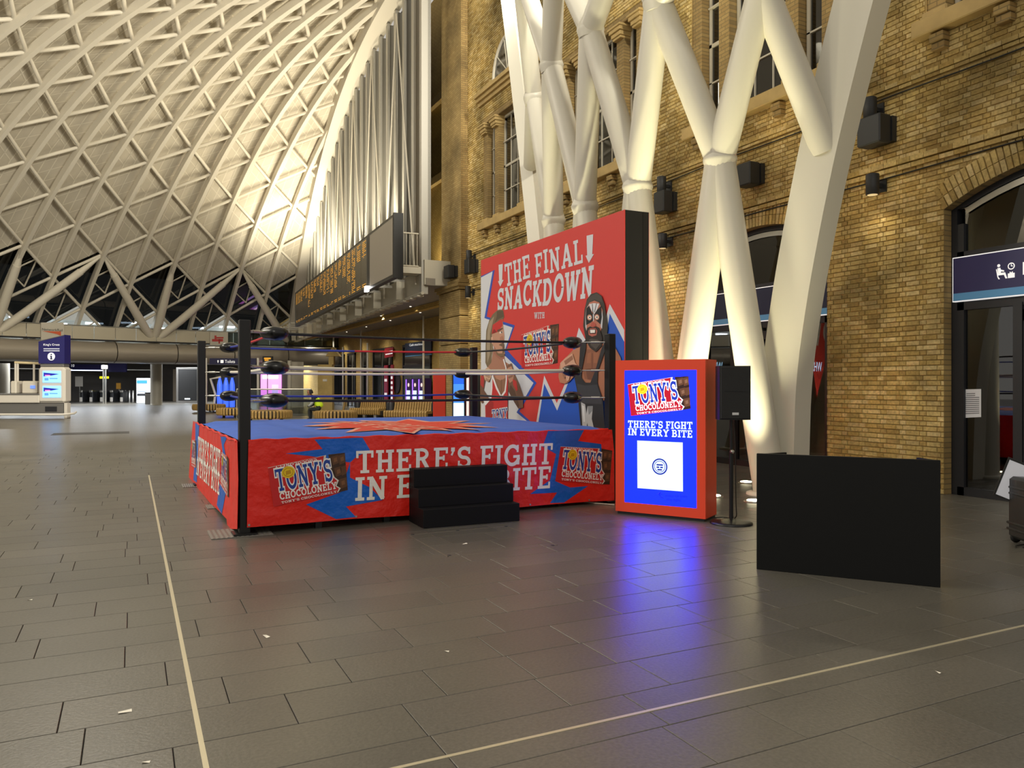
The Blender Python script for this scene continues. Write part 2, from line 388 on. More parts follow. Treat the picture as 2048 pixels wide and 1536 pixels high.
for t in tiles[300:]: tile_geo(mb, *t)
mb.build('paving_tiles', M_stone, floor, fix=False, kind='stuff')
MB().box(.270, .293, .5, 15.0, -.01, .0022).build('trim_1', M_strip, kind='structure')
MB().box(-14, 10.4, 3.100, 3.120, -.01, .0022).build('trim_2', M_strip, kind='structure')

# ------------------------------------------------------------------ near brick wall with windows and doors
WX = 10.55
M_brick = island_mat('stock_brick', ['#c0a568', '#cfb67a', '#c6ac6e', '#a58a54', '#dac38c', '#c3a767', '#b2965a'], .9, stain=.62, sscale=.55, grain=25, bump=.5, spec=.15)
M_mortar = mat('mortar', '#a8905c', .95, var=.3, scale=1.2)
M_cream = mat('cream_stone', '#b59a63', .7, var=.12, scale=3)
M_dark = mat('dark_frame', '#2a2b2f', .4, .3)
M_white = mat('white_paint', '#bdb6a4', .45)
M_pane = glass_mat('window_glass', '#4a4c52', 1.2, .03)
M_doorglass = glass_mat('door_glass', '#7d8085', 1.3, .015)
M_navy = mat('navy_sign', '#28265c', .4)
M_sky = mat('sky_blue_band', '#5a9bd0', .4)
M_signwhite = mat('sign_white', '#f0f0f0', .4, emit=.35)
M_black = mat('black', '#0c0c0d', .5)
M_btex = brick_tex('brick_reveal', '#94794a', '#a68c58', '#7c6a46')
DOORS = [(3.75, 7.30), (9.40, 12.80), (14.75, 18.15)]
SPR, APX = 4.12, 4.56
WINS = [(3.9, 7.57), (9.25, 12.9), (14.65, 18.3), (19.85, 23.6)]
WZ0, WZ1 = 6.95, 10.35
def arch_z(y, a, b, ex=0.):
    c = (a+b)/2; hw = (b-a)/2; rise = APX-SPR; R = (hw*hw+rise*rise)/(2*rise); cz = APX-R
    q = (R+ex)**2-(y-c)**2
    return cz+math.sqrt(q) if q > 0 else -9
WY0, WY1, WZT = 1.5, 24.97, 17.0
wall_right = struct_root('wall_right', (WX, 12, 0))
def P_w(y, z): return Vector((WX, y, z))
outer = [P_w(WY0, 0)]
for (a, b) in DOORS:
    outer += [P_w(a, 0), P_w(a, SPR)]+[P_w(a+(b-a)*i/12, arch_z(a+(b-a)*i/12, a, b)) for i in range(1, 12)]+[P_w(b, SPR), P_w(b, 0)]
outer += [P_w(WY1, 0), P_w(WY1, WZT), P_w(WY0, WZT)]
holes = [[P_w(a, WZ0), P_w(a, WZ1), P_w(b, WZ1), P_w(b, WZ0)] for (a, b) in WINS]
loops = [outer]+holes; V = [p for l in loops for p in l]
mb = MB(); mb.add([p+Vector((.012, 0, 0)) for p in V], [t for t in tessellate_polygon(loops)], 0)
for l in loops[1:]:                                  # window reveals
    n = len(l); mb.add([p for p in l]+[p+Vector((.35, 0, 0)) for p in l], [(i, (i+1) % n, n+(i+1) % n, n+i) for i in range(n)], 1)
for (a, b) in DOORS:
    l = [P_w(a, 0), P_w(a, SPR)]+[P_w(a+(b-a)*i/12, arch_z(a+(b-a)*i/12, a, b)) for i in range(1, 12)]+[P_w(b, SPR), P_w(b, 0)]
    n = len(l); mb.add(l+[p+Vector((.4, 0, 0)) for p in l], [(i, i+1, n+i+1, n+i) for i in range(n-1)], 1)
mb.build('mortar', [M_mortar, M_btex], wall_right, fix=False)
BH, BP = .075, .010
bricks = []
z = .0; row = 0
while z < WZT-.08:
    za, zb = z+BP/2, z+BH-BP/2; zc = z+BH/2; y = WY0-(.0 if row % 2 else .169); k = row % 2
    cuts = []
    if not (4.86 < zc < 5.02 or 6.10 < zc < 6.22):
        for (a, b) in DOORS:
            if zc < SPR: cuts.append((a, b))
            else:
                hw = None
                for i in range(60):
                    yy = a+(b-a)*i/120
                    if arch_z(yy, a, b, .36) > zc: hw = (yy-.0, b-(yy-a)); break
                if hw: cuts.append(hw)
                elif zc < SPR+.1: cuts.append((a, b))
        for (a, b) in WINS:
            if WZ0-.2 < zc < WZ1+.04: cuts.append((a-.03, b+.03))
        while y < WY1:
            wd = (.225, .1125)[k]; k = 1-k; y0, y1 = y+BP/2, y+wd-BP/2; y += wd
            segs = [(max(y0, WY0), min(y1, WY1))]
            for (a, b) in cuts:
                ns = []
                for (p, q) in segs:
                    if q <= a or p >= b: ns.append((p, q))
                    else:
                        if p < a: ns.append((p, a))
                        if q > b: ns.append((b, q))
                segs = ns
            for (p, q) in segs:
                if q-p > .025: bricks.append((p, q, za, zb))
    z += BH; row += 1
def brick_px(b):
    p = pix((WX, b[0], b[2])); q = pix((WX, b[1], b[3]))
    if p[2] < 1 or q[2] < 1: return 0
    if not (-20 < q[0] and p[0] < 2060 and p[1] > -20) or q[0] > 2060: return 0
    # hidden behind the tree column, booth and red board are left to the joined part
    if p[0] < 1665 or p[1] > 905 and p[0] < 1885: return 0
    return abs(p[0]-q[0])*abs(p[1]-q[1])
bricks.sort(key=brick_px, reverse=True)
def brick_geo(mb, y0, y1, z0, z1, proud=None, x=WX):
    p = proud if proud is not None else .002+.004*random.random(); c = .004; xf = x-p; xb = x+.012
    V = [(xb, y0, z0), (xb, y1, z0), (xb, y1, z1), (xb, y0, z1), (xf, y0+c, z0+c), (xf, y1-c, z0+c), (xf, y1-c, z1-c), (xf, y0+c, z1-c)]
    mb.add(V, [(7, 6, 5, 4)]+[(4+i, 4+(i+1) % 4, (i+1) % 4, i) for i in range(4)])
bc = {}
for b in bricks[:300]:
    wd = round(b[1]-b[0], 3)
    if wd not in bc:
        m_ = MB(); brick_geo(m_, 0, wd, 0, BH-BP, .004, 0.); bc[wd] = m_.mesh('brick', M_brick)
    shared('brick', bc[wd], (WX-.003*random.random(), b[0], b[2]), wall_right)
mb = MB()
for b in bricks[300:]: brick_geo(mb, *b)
mb.build('brickwork', M_brick, wall_right, fix=False, kind='stuff')
# voussoirs of the door arches
vm = MB()
for (a, b) in DOORS:
    c = (a+b)/2; hw = (b-a)/2; rise = APX-SPR; R = (hw*hw+rise*rise)/(2*rise); cz = APX-R; th = math.asin(hw/R)
    nb = int(2*th*R/.082)
    for i in range(nb):
        t0 = -th+2*th*i/nb+.0025; t1 = -th+2*th*(i+1)/nb-.0025
        for (r0, r1) in ((R, R+.17), (R+.18, R+.36)):
            xf = WX-.014-.004*random.random()
            q = [(c+r*math.sin(t), cz+r*math.cos(t)) for (r, t) in ((r0, t0), (r0, t1), (r1, t1), (r1, t0))]
            if a == DOORS[0][0] and pix((WX, q[0][0], q[0][1]))[0] < 2060:
                m_ = MB(); m_.add([(WX+.012, y, z) for y, z in q]+[(xf, y, z) for y, z in q], [(4, 5, 6, 7), (0, 1, 5, 4), (1, 2, 6, 5), (2, 3, 7, 6), (3, 0, 4, 7)]); m_.build('arch_brick', M_brick, wall_right)
            else:
                vm.add([(WX+.012, y, z) for y, z in q]+[(xf, y, z) for y, z in q], [(4, 5, 6, 7), (0, 1, 5, 4), (1, 2, 6, 5), (2, 3, 7, 6), (3, 0, 4, 7)])
vm.build('arch_brickwork', M_brick, wall_right, kind='stuff')
# string courses: moulded brick bands with a groove between them
for (z0, z1, pr) in ((4.86, 4.925, .05), (4.945, 5.02, .075), (6.10, 6.15, .03), (6.16, 6.22, .05)):
    m_ = MB(); yy = WY0; i = 0
    while yy < WY1:
        wd = .225; q = min(yy+wd-.008, WY1); m_.box(WX-pr-.004*random.random(), WX+.02, yy, q, z0, z1); yy += wd
    m_.build('string_course', M_brick, wall_right, kind='stuff')
# cables clipped along the string course
M_cable = mat('black_cable', '#1a1917', .6)
MB().tube([(WX-.03, y, 6.03+.012*math.sin(y*1.7)) for y in np.arange(2, 24.8, .5)], .012, 6).build('cable', M_cable, wall_right)
MB().tube([(WX-.03, y, 4.80+.012*math.sin(y*1.3)) for y in np.arange(2, 24.8, .5)], .012, 6).build('cable', M_cable, wall_right)
# ------------------------------------------------------------------ tall sash windows
for wi, (a, b) in enumerate(WINS):
    c = (a+b)/2; root = struct_root('window_%d' % (wi+1), (WX, c, WZ0))
    s = MB(); s.bevbox((WX-.03, c, WZ0-.14), (1, 0, 0), (0, 1, 0), (0, 0, 1), .17, (b-a)/2+.12, .12, .015)
    s.build('sill', M_cream, root)
    for yy in (a+.25, c-.65, c+.65, b-.25):
        m_ = MB(); m_.bevbox((WX-.06, yy, WZ0-.35), (1, 0, 0), (0, 1, 0), (0, 0, 1), .10, .11, .06, .01); m_.bevbox((WX-.045, yy, WZ0-.47), (1, 0, 0), (0, 1, 0), (0, 0, 1), .075, .10, .055, .01)
        m_.build('corbel', M_btex, root)
    MB().box(WX+.34, WX+.36, a, b, WZ0-.02, WZ1).build('back_wall', M_black, root)
    for (yy, hw, cap) in ((a+.14, .14, 1), (c-.88, .15, 1), (c+.88, .15, 1), (b-.14, .14, 1)):
        m_ = MB(); m_.box(WX+.02, WX+.30, yy-hw, yy+hw, WZ0, WZ1-.42); m_.build('pier', M_btex, root)
        m_ = MB(); m_.bevbox((WX+.11, yy, WZ0+.06), (1, 0, 0), (0, 1, 0), (0, 0, 1), .16, hw+.06, .07, .02); m_.build('plinth', M_cream, root)
        m_ = MB()
        for (hz, e, t) in ((WZ1-.45, .02, .03), (WZ1-.37, .05, .05), (WZ1-.27, .09, .05), (WZ1-.20, .12, .03)): m_.bevbox((WX+.10, yy, hz), (1, 0, 0), (0, 1, 0), (0, 0, 1), .17+e, hw+e, t, .01)
        m_.build('capital', M_cream, root)
    MB().bevbox((WX+.13, c, WZ1-.08), (1, 0, 0), (0, 1, 0), (0, 0, 1), .2, (b-a)/2, .09, .01).build('lintel', M_btex, root)
    for (y0, y1, nm) in ((a+.30, c-1.05, 1), (c-.71, c+.71, 3), (c+1.05, b-.30, 1)):
        f = MB(); X0, X1 = WX+.20, WX+.27
        f.box(X0, X1, y0, y0+.07, WZ0, WZ1-.15); f.box(X0, X1, y1-.07, y1, WZ0, WZ1-.15)
        zz = [WZ0+.03, WZ0+.85, WZ0+1.62, WZ0+2.4, WZ1-.2]
        for i, z in enumerate(zz): f.box(X0-(.03 if i > 2 else 0), X1, y0, y1, z-(.035 if i in (0, 2, 4) else .015), z+(.035 if i in (0, 2, 4) else .015))
        for i in range(1, nm): yy = y0+(y1-y0)*i/nm; f.box(X0+.01, X1-.01, yy-.016, yy+.016, WZ0, WZ1-.15)
        f.build('sash_frame', M_white, root)
        for i in range(max(nm, 1)):
            for j in range(4):
                ya = y0+(y1-y0)*i/max(nm, 1); yb = y0+(y1-y0)*(i+1)/max(nm, 1)
                MB().box(WX+.235, WX+.242, ya+.02, yb-.02, zz[j]+.03, zz[j+1]-.03).build('pane', M_pane, root)
# moulded hood over the farthest window and the round-headed light above it
hood = struct_root('trim_3', (WX, 21.7, 11))
m_ = MB()
for (z, e) in ((10.95, .08), (11.08, .16), (11.2, .24)): m_.box(WX-e, WX+.02, 19.6, 23.9, z-.065, z+.065)
m_.build('hood_moulding', M_cream, hood)
rw = struct_root('window_5', (WX, 21.7, 11.3))
pts = [(21.7+1.05*math.cos(math.radians(t)), 11.35+1.15*math.sin(math.radians(t))) for t in range(0, 181, 12)]
MB().flat([(WX-.02, y, z) for (y, z) in pts]).build('pane', M_pane, rw)
m_ = MB(); m_.tube([(WX-.03, y, z) for (y, z) in pts], .06, 6)
for t in (40, 75, 105, 140): m_.tube([(WX-.03, 21.7, 11.35), (WX-.03, 21.7+1.05*math.cos(math.radians(t)), 11.35+1.15*math.sin(math.radians(t)))], .02, 5)
m_.build('glazing_bar', M_white, rw)
m_ = MB()
for i in range(22):
    t0 = math.radians(180*i/22+.6); t1 = math.radians(180*(i+1)/22-.6)
    q = [(21.7+(1.05+r)*math.cos(t), 11.35+(1.15+r)*math.sin(t)) for (r, t) in ((.06, t0), (.06, t1), (.36, t1), (.36, t0))]
    m_.prism([(WX-.03, y, z) for y, z in q], (.05, 0, 0))
m_.build('arch_brickwork', M_brick, rw, kind='stuff')
# ------------------------------------------------------------------ arched shopfront doors
M_int = mat('shop_interior', '#24262b', .8)
M_steel = mat('brushed_steel', '#b9b8b2', .32, .9)
def arch_poly(a, b, ex, x, z0):
    L = [Vector((x, a-ex, z0)), Vector((x, a-ex, SPR))]
    for i in range(1, 16):
        y = a+(b-a)*i/16; L.append(Vector((x, y, arch_z(y, a, b)+ex)))
    return L+[Vector((x, b+ex, SPR)), Vector((x, b+ex, z0))]
for di, (a, b) in enumerate(DOORS):
    c = (a+b)/2; root = struct_root('door_%d' % (di+1), (WX, c, 0)); X0, X1 = WX+.16, WX+.26
    # arched outer frame
    o_, i_ = arch_poly(a, b, -.002, X0, 0), arch_poly(a, b, -.09, X0, 0)
    m_ = MB(); n = len(o_); d = Vector((.12, 0, 0))
    m_.add(o_+i_, [(i, i+1, n+i+1, n+i) for i in range(n-1)]); m_.add(i_+[p+d for p in i_], [(i, i+1, n+i+1, n+i) for i in range(n-1)])
    m_.build('outer_frame', M_dark, root)
    oo, ii = arch_poly(a, b, -.10, X0+.02, 4.0), arch_poly(a, b, -.19, X0+.02, 4.0); oo = oo[1:-1]; ii = ii[1:-1]; n = len(oo)
    MB().add(oo+ii, [(i, i+1, n+i+1, n+i) for i in range(n-1)]).build('arch_capping', M_steel, root)
    g = MB()
    for (y0, y1) in ((a+.09, a+.19), (b-.19, b-.09)): g.box(X0, X1, y0, y1, .0, 3.9)
    for (z0, z1) in ((2.66, 2.78), (3.42, 3.50), (0, .12)): g.box(X0, X1, a+.09, b-.09, z0, z1)
    for yy in (a+.95, b-.95): g.box(X0-.02, X1, yy-.06, yy+.06, 0, 2.7)
    g.box(X0-.01, X1, c-.04, c+.04, 0, 2.7)
    for yy in (c-.72, c+.72): g.box(X0, X1, yy-.05, yy+.05, 0, 2.6)
    g.box(X0, X1, a+.95, b-.95, 2.45, 2.6)
    g.build('door_frame', M_dark, root)
    tp = arch_poly(a, b, -.18, X0+.05, 3.5); MB().flat(tp).build('arch_pane', M_doorglass, root)
    for (y0, y1) in ((a+.19, a+.89), (a+1.01, c-.04), (c+.04, b-1.01), (b-.89, b-.19)):
        MB().box(X0+.045, X0+.055, y0, y1, .12, 2.66).build('pane', M_doorglass, root)
    for yy in (c-.12, c+.12): MB().tube([(X0-.05, yy, 1.0), (X0-.05, yy, 2.3)], .016, 8).tube([(X0-.05, yy, 1.1), (X0+.03, yy, 1.1)], .01, 6).tube([(X0-.05, yy, 2.2), (X0+.03, yy, 2.2)], .01, 6).build('pull_handle', M_steel, root)
    # fascia sign
    sg = MB(); sg.box(X0-.06, X0+.0, a+.06, b-.06, 2.78, 3.42, 2); sg.box(X0-.066, X0-.055, a+.075, b-.075, 2.795, 3.405, 0); sg.box(X0-.069, X0-.06, a+.075, b-.075, 2.795, 2.90, 1)
    sg.build('fascia_sign', [M_navy if di == 0 else mat('dark_navy_sign', '#131d3e', .4), M_sky, M_signwhite], root)
    m_ = MB()
    m_.box(WX+3.0, WX+3.05, a-.6, b+.6, 0, 4.8); m_.box(WX+.4, WX+3, a-.65, a-.6, 0, 4.8); m_.box(WX+.4, WX+3, b+.6, b+.65, 0, 4.8); m_.box(WX+.4, WX+3, a-.6, b+.6, 4.8, 4.85)
    m_.build('interior', M_int, root)
    for k in range(3):
        m_ = MB(); yy = a+.6+k*.95
        for zz in (.3, .75, 1.2, 1.65): m_.box(WX+1.9, WX+2.5, yy, yy+.7, zz, zz+.04)
        m_.box(WX+2.48, WX+2.52, yy, yy+.7, 0, 1.9)
        m_.build('display_shelf', mat('shelf_wood', '#4a3a24', .6), root)
# icons on the right-hand sign: seated person, clock, case, first letter of the words
dr = bpy.data.objects['door_1']; xs = WX+.16-.068
def wl(pts, x=xs): return [Vector((x, y, z)) for (y, z) in pts]
ic = MB(); y0 = AX(1994, 540, xs).y; z0 = AX(1994, 559, xs).z; IS = .70
def icp(pts, dx=0): ic.flat([Vector((xs-.002-dx, y0-px_*IS, z0+pz_*IS)) for (px_, pz_) in pts])
icp(ell(.035, .265, .03, .03)); icp([(.01, .22), (.07, .22), (.08, .12), (.16, .12), (.20, 0), (.165, 0), (.135, .075), (.02, .075)]); icp([(-.02, .2), (.0, .2), (.03, .045), (.06, .0), (.03, .0), (.01, .04)]); icp([(.06, .19), (.14, .16), (.14, .135), (.06, .15)])
icp([(.21, .0), (.34, .0), (.34, .09), (.21, .09)]); icp([(.245, .09), (.305, .09), (.305, .12), (.29, .12), (.29, .105), (.26, .105), (.26, .12), (.245, .12)])
for q in stroke_polys(arc(.275, .225, .058, .058, 0, 360, 20), .02): icp([(p.x, p.y) for p in q])
icp([(.268, .225), (.282, .225), (.282, .27), (.268, .27)]); icp([(.275, .218), (.31, .218), (.31, .232), (.275, .232)])
icp([(.49, .03), (.53, .03), (.53, .27), (.49, .27)]); icp([(.53, .235), (.64, .235), (.64, .27), (.53, .27)]); icp([(.53, .13), (.62, .13), (.62, .165), (.53, .165)])
ic.build('sign_pictogram', M_signwhite, dr)
# lit shop lettering hung inside the middle doorway, seen from behind (it reads the other way)
M_shoplit = mat('shop_lettering', '#bfe9f5', .4, emit=10)
for (u0, u1, lb) in ((1408, 1447, 'lit shop lettering seen backwards through the glass left of the loudspeaker'), (1611, 1646, 'lit shop lettering seen backwards through the glass right of the white edge column')):
    xi = WX+.7; q = [AX(u1, 743, xi), AX(u0, 743, xi), AX(u0, 724, xi), AX(u1, 724, xi)]
    hs = thing('hanging_lettering', (q[0]+q[1])/2, lb, 'sign', 'backward lettering in the shop'); m_ = MB(); sans(m_, 'WHSmith', q, (-1, 0, 0), .03); m_.build('lettering', M_shoplit, hs)
    a, b = q[2], q[3]; MB().obox((q[0]+q[2])/2, (0, 1, 0), (1, 0, 0), (0, 0, 1), abs(q[0].y-q[1].y)/2+.05, .02, abs(q[2].z-q[0].z)/2+.05).build('backing', M_int, hs)
    for yy in (a.y, b.y): MB().tube([Vector((xi, yy, a.z)), Vector((xi, yy, 4.8))], .008, 6).build('hanger', M_dark, hs)
# paper notice taped inside the glass
nt_ = MB(); q = [AX(1922, 836, WX+.20), AX(1962, 834, WX+.20), AX(1962, 778, WX+.20), AX(1922, 779, WX+.20)]
nt_.prism(q, (.003, 0, 0), 0)
for k in range(11):
    t = .14+.07*k; a0 = q[3].lerp(q[0], t); b0 = q[2].lerp(q[1], t); e = (.28 if k < 2 else .08)
    p0, p1 = a0.lerp(b0, e), a0.lerp(b0, 1-e); nt_.add([p0+Vector((-.002, 0, 0)), p1+Vector((-.002, 0, 0)), p1+Vector((-.002, 0, -.012)), p0+Vector((-.002, 0, -.012))], [(0, 1, 2, 3)], 1)
nt_.build('paper_notice', [mat('paper', '#d9d9de', .8), mat('ink', '#77777c', .8)], None, org=q[0], label='white printed paper notice taped to the dark glass door', cat='notice')

# ------------------------------------------------------------------ pier at the far end of the wall and what lies beyond
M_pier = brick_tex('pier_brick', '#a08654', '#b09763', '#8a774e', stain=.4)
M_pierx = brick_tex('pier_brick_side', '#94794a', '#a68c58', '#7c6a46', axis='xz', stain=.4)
M_yb = brick_tex('yellow_brick', '#c8a962', '#bc9b54', '#93793f', stain=.15)
pier = struct_root('wall_pier', (10.4, 25.9, 0)); PX, PY0, PY1 = 10.30, 24.97, 26.86
m_ = MB(); m_.add([(PX, PY0, 5.05), (PX, PY1, 5.05), (PX, PY1, 17), (PX, PY0, 17)], [(0, 1, 2, 3)], 0)
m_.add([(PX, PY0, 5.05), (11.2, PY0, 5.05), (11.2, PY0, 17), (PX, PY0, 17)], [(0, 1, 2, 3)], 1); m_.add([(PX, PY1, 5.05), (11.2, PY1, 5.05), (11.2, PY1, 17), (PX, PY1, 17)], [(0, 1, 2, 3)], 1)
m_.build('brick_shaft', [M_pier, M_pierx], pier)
z = 0
for k, hgt in enumerate((1.02, .98, 1.0, .98, .92)):                # rusticated lower blocks
    m_ = MB(); m_.bevbox((PX+.37, (PY0+PY1)/2, z+hgt/2), (1, 0, 0), (0, 1, 0), (0, 0, 1), .45, (PY1-PY0)/2+.06, hgt/2-.012, .03); m_.build('rusticated_block', [M_pier], pier); z += hgt
m_ = MB()
for (z0, z1, e) in ((4.90, 5.00, .14), (5.00, 5.10, .20), (5.13, 5.26, .12)): m_.box(PX-e, 11.2, PY0-e, PY1+e, z0, z1)
m_.build('cornice', M_pier, pier)
# side door between pier and board: pale reveal and dark leaf
d4 = struct_root('door_4', (WX, 24, 0))
m_ = MB(); m_.box(WX-.06, WX+.02, 23.6, 24.75, 0, 2.25, 0); m_.box(WX-.08, WX-.05, 23.75, 24.6, 0, 2.1, 1); m_.build('door_leaf', [M_cream, M_dark], d4)
# recessed yellow wall above the soffit, beyond the pier
spot_lamp((10.9, 29.6, 5.6), (11.5, 30.6, 12), 260, 120, (1, .86, .55), 1., .1); spot_lamp((11.0, 34, 5.6), (11.5, 34.5, 12), 260, 120, (1, .86, .55), 1., .1)  # added warm lamps, hidden behind the screen, to light this wall
rec = struct_root('wall_recess', (11.6, 40, 5)); m_ = MB(); m_.box(11.6, 11.9, PY1, 70, 4.9, 18); m_.build('brick_face', M_yb, rec)
for k, (y0, y1, z0, z1) in enumerate(((28.0, 29.4, 6.4, 9.4), (28.0, 29.4, 10.6, 12.9), (32, 33.6, 6.4, 9.4), (32, 33.6, 10.6, 12.9))):
    MB().box(11.55, 11.62, y0, y1, z0, z1).build('blind_window', M_dark, rec)
for z in (10.0, 13.3): MB().box(11.4, 11.62, PY1, 60, z, z+.3).build('band_course', M_cream, rec)
# ------------------------------------------------------------------ shop wall under the soffit
SX = 14.2; SOF = 5.1
FP0 = Vector((9.37, 26.2, 0)); FD = Vector((1.6, 29.7, 0)).normalized(); FN = Vector((-FD.y, FD.x, 0))     # screen line, direction, normal to the hall
def fscr(t, z=0., off=0.): return FP0+FD*t+FN*off+Vector((0, 0, z))
shop_wall = struct_root('wall_back', (SX, 45, 0))
MB().box(SX, SX+.3, 26.9, 75, 0, SOF).build('brick_face', M_yb, shop_wall)
MB().box(10.3, SX+.3, 26.9, 27.1, 0, SOF).build('return_wall', M_yb, shop_wall)
m_ = MB(); e0, e1 = fscr(-.3), fscr(42)
m_.prism([Vector((e0.x, e0.y, SOF)), Vector((e1.x, e1.y, SOF)), Vector((SX+.3, e1.y, SOF)), Vector((SX+.3, e0.y+.7, SOF))], (0, 0, .25))
m_.build('soffit', mat('soffit_panel', '#8a8378', .5), shop_wall)
M_lampon = mat('lamp_on', '#fff0d8', .5, emit=8)
for k in range(14):  # soffit lamps added to brighten the dark shop wall
    t = 2+k*2.6; p = fscr(t); q = p.lerp(Vector((SX, p.y, 0)), .35+.3*(k % 2))
    MB().lathe((q.x, q.y, SOF-.02), [(.05, 0), (.05, .03)], 10).build('added_soffit_lamp', mat('lamp_dim', '#f4e8d0', .5, emit=1.2), shop_wall)
    spot_lamp((q.x, q.y, SOF-.06), (q.x, q.y, 0), 130, 140, WARM, 1., .1)
M_shopglass = glass_mat('shop_glass', '#1c1f24', 1.1, .04)
def shop_rect(u0, v0, u1, v1, x=SX):
    """top-left / bottom-right pixel -> y0,y1,z0,z1 on the shop wall"""
    a = AX(u0, v0, x); b = AX(u1, v1, x); return (b.y, a.y, b.z, a.z)
def bay(u0, u1, vtop):
    p = AX(u0, vtop, SX); q = AX(u1, vtop, SX); return q.y, p.y, p.z
for k, (u0, u1, ztop) in enumerate(((808, 864, 3.85), (748, 786, 3.85), (697, 712, 3.8), (724, 736, 3.85), (668, 690, 3.8))):
    y1 = AX(u0, 768, SX).y; y0 = AX(u1, 768, SX).y
    root = struct_root('window_%d' % (6+k), (SX, (y0+y1)/2, 0))
    f = MB()
    for yy in (y0, y1-.12): f.box(SX-.10, SX+.02, yy, yy+.12, 0, ztop)
    f.box(SX-.10, SX+.02, y0, y1, ztop-.14, ztop); f.box(SX-.09, SX+.02, y0, y1, 2.55, 2.68); f.build('shop_frame', M_dark, root)
    MB().box(SX-.05, SX-.03, y0+.1, y1-.1, 2.68, ztop-.14).build('upper_pane', M_shopglass, root)
    nn = 3 if k < 2 else 2
    for i in range(nn):
        a = y0+.1+(y1-y0-.2)*i/nn; b = y0+.1+(y1-y0-.2)*(i+1)/nn
        MB().box(SX-.05, SX-.03, a+.02, b-.02, .05, 2.55).build('shop_pane', M_shopglass if k else mat('grey_shutter', '#59605f', .5), root)
    MB().box(SX-.02, SX-.015, y0, y1, 0, ztop).build('dark_interior', M_black, root)
# ------------------------------------------------------------------ roof shell: radial ribs with diagonal struts, a surface of revolution
K_ = 1.4; AXC = (8.52736*K_, 11.7527*K_); TH0, DTH = -.357032, .0545748
RS = np.poly1d([-.000155121, .010388, -1.21166, 25.054]); ZP = np.poly1d([-6.21682, -8.73598, 9.09579, 10.9227])
def r_of(s): return K_*float(RS(s)) if s <= 11 else K_*(float(RS(11))-1.05*(s-11))
def z_of(r):
    z = float(ZP(r/K_/30.0)); return EYE+K_*(z-EYE)
def shell(i, s, off=0.):
    r = r_of(s); th = TH0+DTH*i
    p = Vector((AXC[0]+r*math.sin(th), AXC[1]+r*math.cos(th), z_of(r)))
    if off:
        e = .05; dz = (z_of(r+e)-z_of(r-e))/(2*e); n = Vector((-dz*math.sin(th), -dz*math.cos(th), 1)).normalized(); p = p+n*off
    return p
def side(p): return (Vector((p.x, p.y, 0))-FP0).dot(FN) if p.y > 20 else (WX-p.x)       # > 0 inside the hall
FOOT = 4.42                                           # the shell stands on the gallery deck
def clipz(poly):
    out = []; n = len(poly)
    for i in range(n):
        a, b = poly[i], poly[(i+1) % n]; da, db = a.z-FOOT, b.z-FOOT
        if da >= 0: out.append(a)
        if da*db < 0: out.append(a.lerp(b, da/(da-db)))
    return out
def clip(poly, keep=.18):
    out = []; n = len(poly)
    for i in range(n):
        a, b = poly[i], poly[(i+1) % n]; da, db = side(a)-keep, side(b)-keep
        if da >= 0: out.append(a)
        if da*db < 0: out.append(a.lerp(b, da/(da-db)))
    return out
M_panel = mat('roof_panel', '#c4bba9', .6, var=.04, scale=1.5)
M_seam = mat('panel_seam', '#dcd4c2', .6)
M_rib = mat('roof_steel', '#d2cab9', .42)
M_rglass = glass_mat('roof_glass', '#15181b', .8, .05)
ceiling = struct_root('ceiling', (AXC[0], AXC[1], 0))
m_ = MB(); NI = 64                                    # outer skin over the whole half round, keeps the night out
cols = [(-26+40.0*a/NI) for a in range(NI+1)]; rows_ = [-3, -2, -1, 0, 1, 2, 3, 4, 5, 6, 7, 8, 9, 10, 11, 12, 13, 14, 15, 16, 17]
for a in range(NI):
    for b in range(len(rows_)-1):
        q = clip([shell(cols[a]*1.0, rows_[b], .75), shell(cols[a+1], rows_[b], .75), shell(cols[a+1], rows_[b+1], .75), shell(cols[a], rows_[b+1], .75)], .0)
        if len(q) >= 3: m_.add(q, [tuple(range(len(q)))])
m_.build('outer_skin', mat('roof_skin', '#8f8676', .8), ceiling)
def vis(P, mg=120):
    for p in P:
        q = pix(p)
        if q[2] > 1 and -mg < q[0] < 2048+mg and -mg < q[1] < 1536: return True
    return False
def parea(P):
    c = [pix(p) for p in P]
    return abs(sum(c[i][0]*c[(i+1) % len(c)][1]-c[(i+1) % len(c)][0]*c[i][1] for i in range(len(c))))/2
IR = range(-9, 9); SMIN, SMAX = -7, 17
M_cglass = glass_mat('clear_roof_glass', '#d6dcdc', .6, .05)
panels = []; struts = []
for i in IR:
    for s in range(SMIN, SMAX):
        if (s-i) % 2: continue
        for T in ((((i, s)), ((i, s+2)), ((i+1, s+1))), (((i+1, s+1)), ((i+1, s+3)), ((i, s+2)))):
            if max(t[1] for t in T) > SMAX: continue
            P = [shell(a, b, .38) for (a, b) in T]; C_ = clip(clipz(P))
            if len(C_) < 3 or not vis(P): continue
            panels.append((parea(C_), C_, P, min(t[1] for t in T)))
        for (b) in ((i+1, s+1), (i+1, s-1)):
            if b[1] < SMIN or b[1] > SMAX: continue
            p, q = shell(i, s, .06), shell(b[0], b[1], .06)
            if side(p) < .1 and side(q) < .1: continue
            if side(p) < .1: p = q.lerp(p, (side(q)-.1)/(side(q)-side(p)))
            elif side(q) < .1: q = p.lerp(q, (side(p)-.1)/(side(p)-side(q)))
            if p.z < FOOT and q.z < FOOT: continue
            if p.z < FOOT: p = q.lerp(p, (q.z-FOOT)/(q.z-p.z))
            elif q.z < FOOT: q = p.lerp(q, (p.z-FOOT)/(p.z-q.z))
            if vis([p, q]):
                a, c = pix(p), pix(q); struts.append((math.hypot(a[0]-c[0], a[1]-c[1]), p, q))
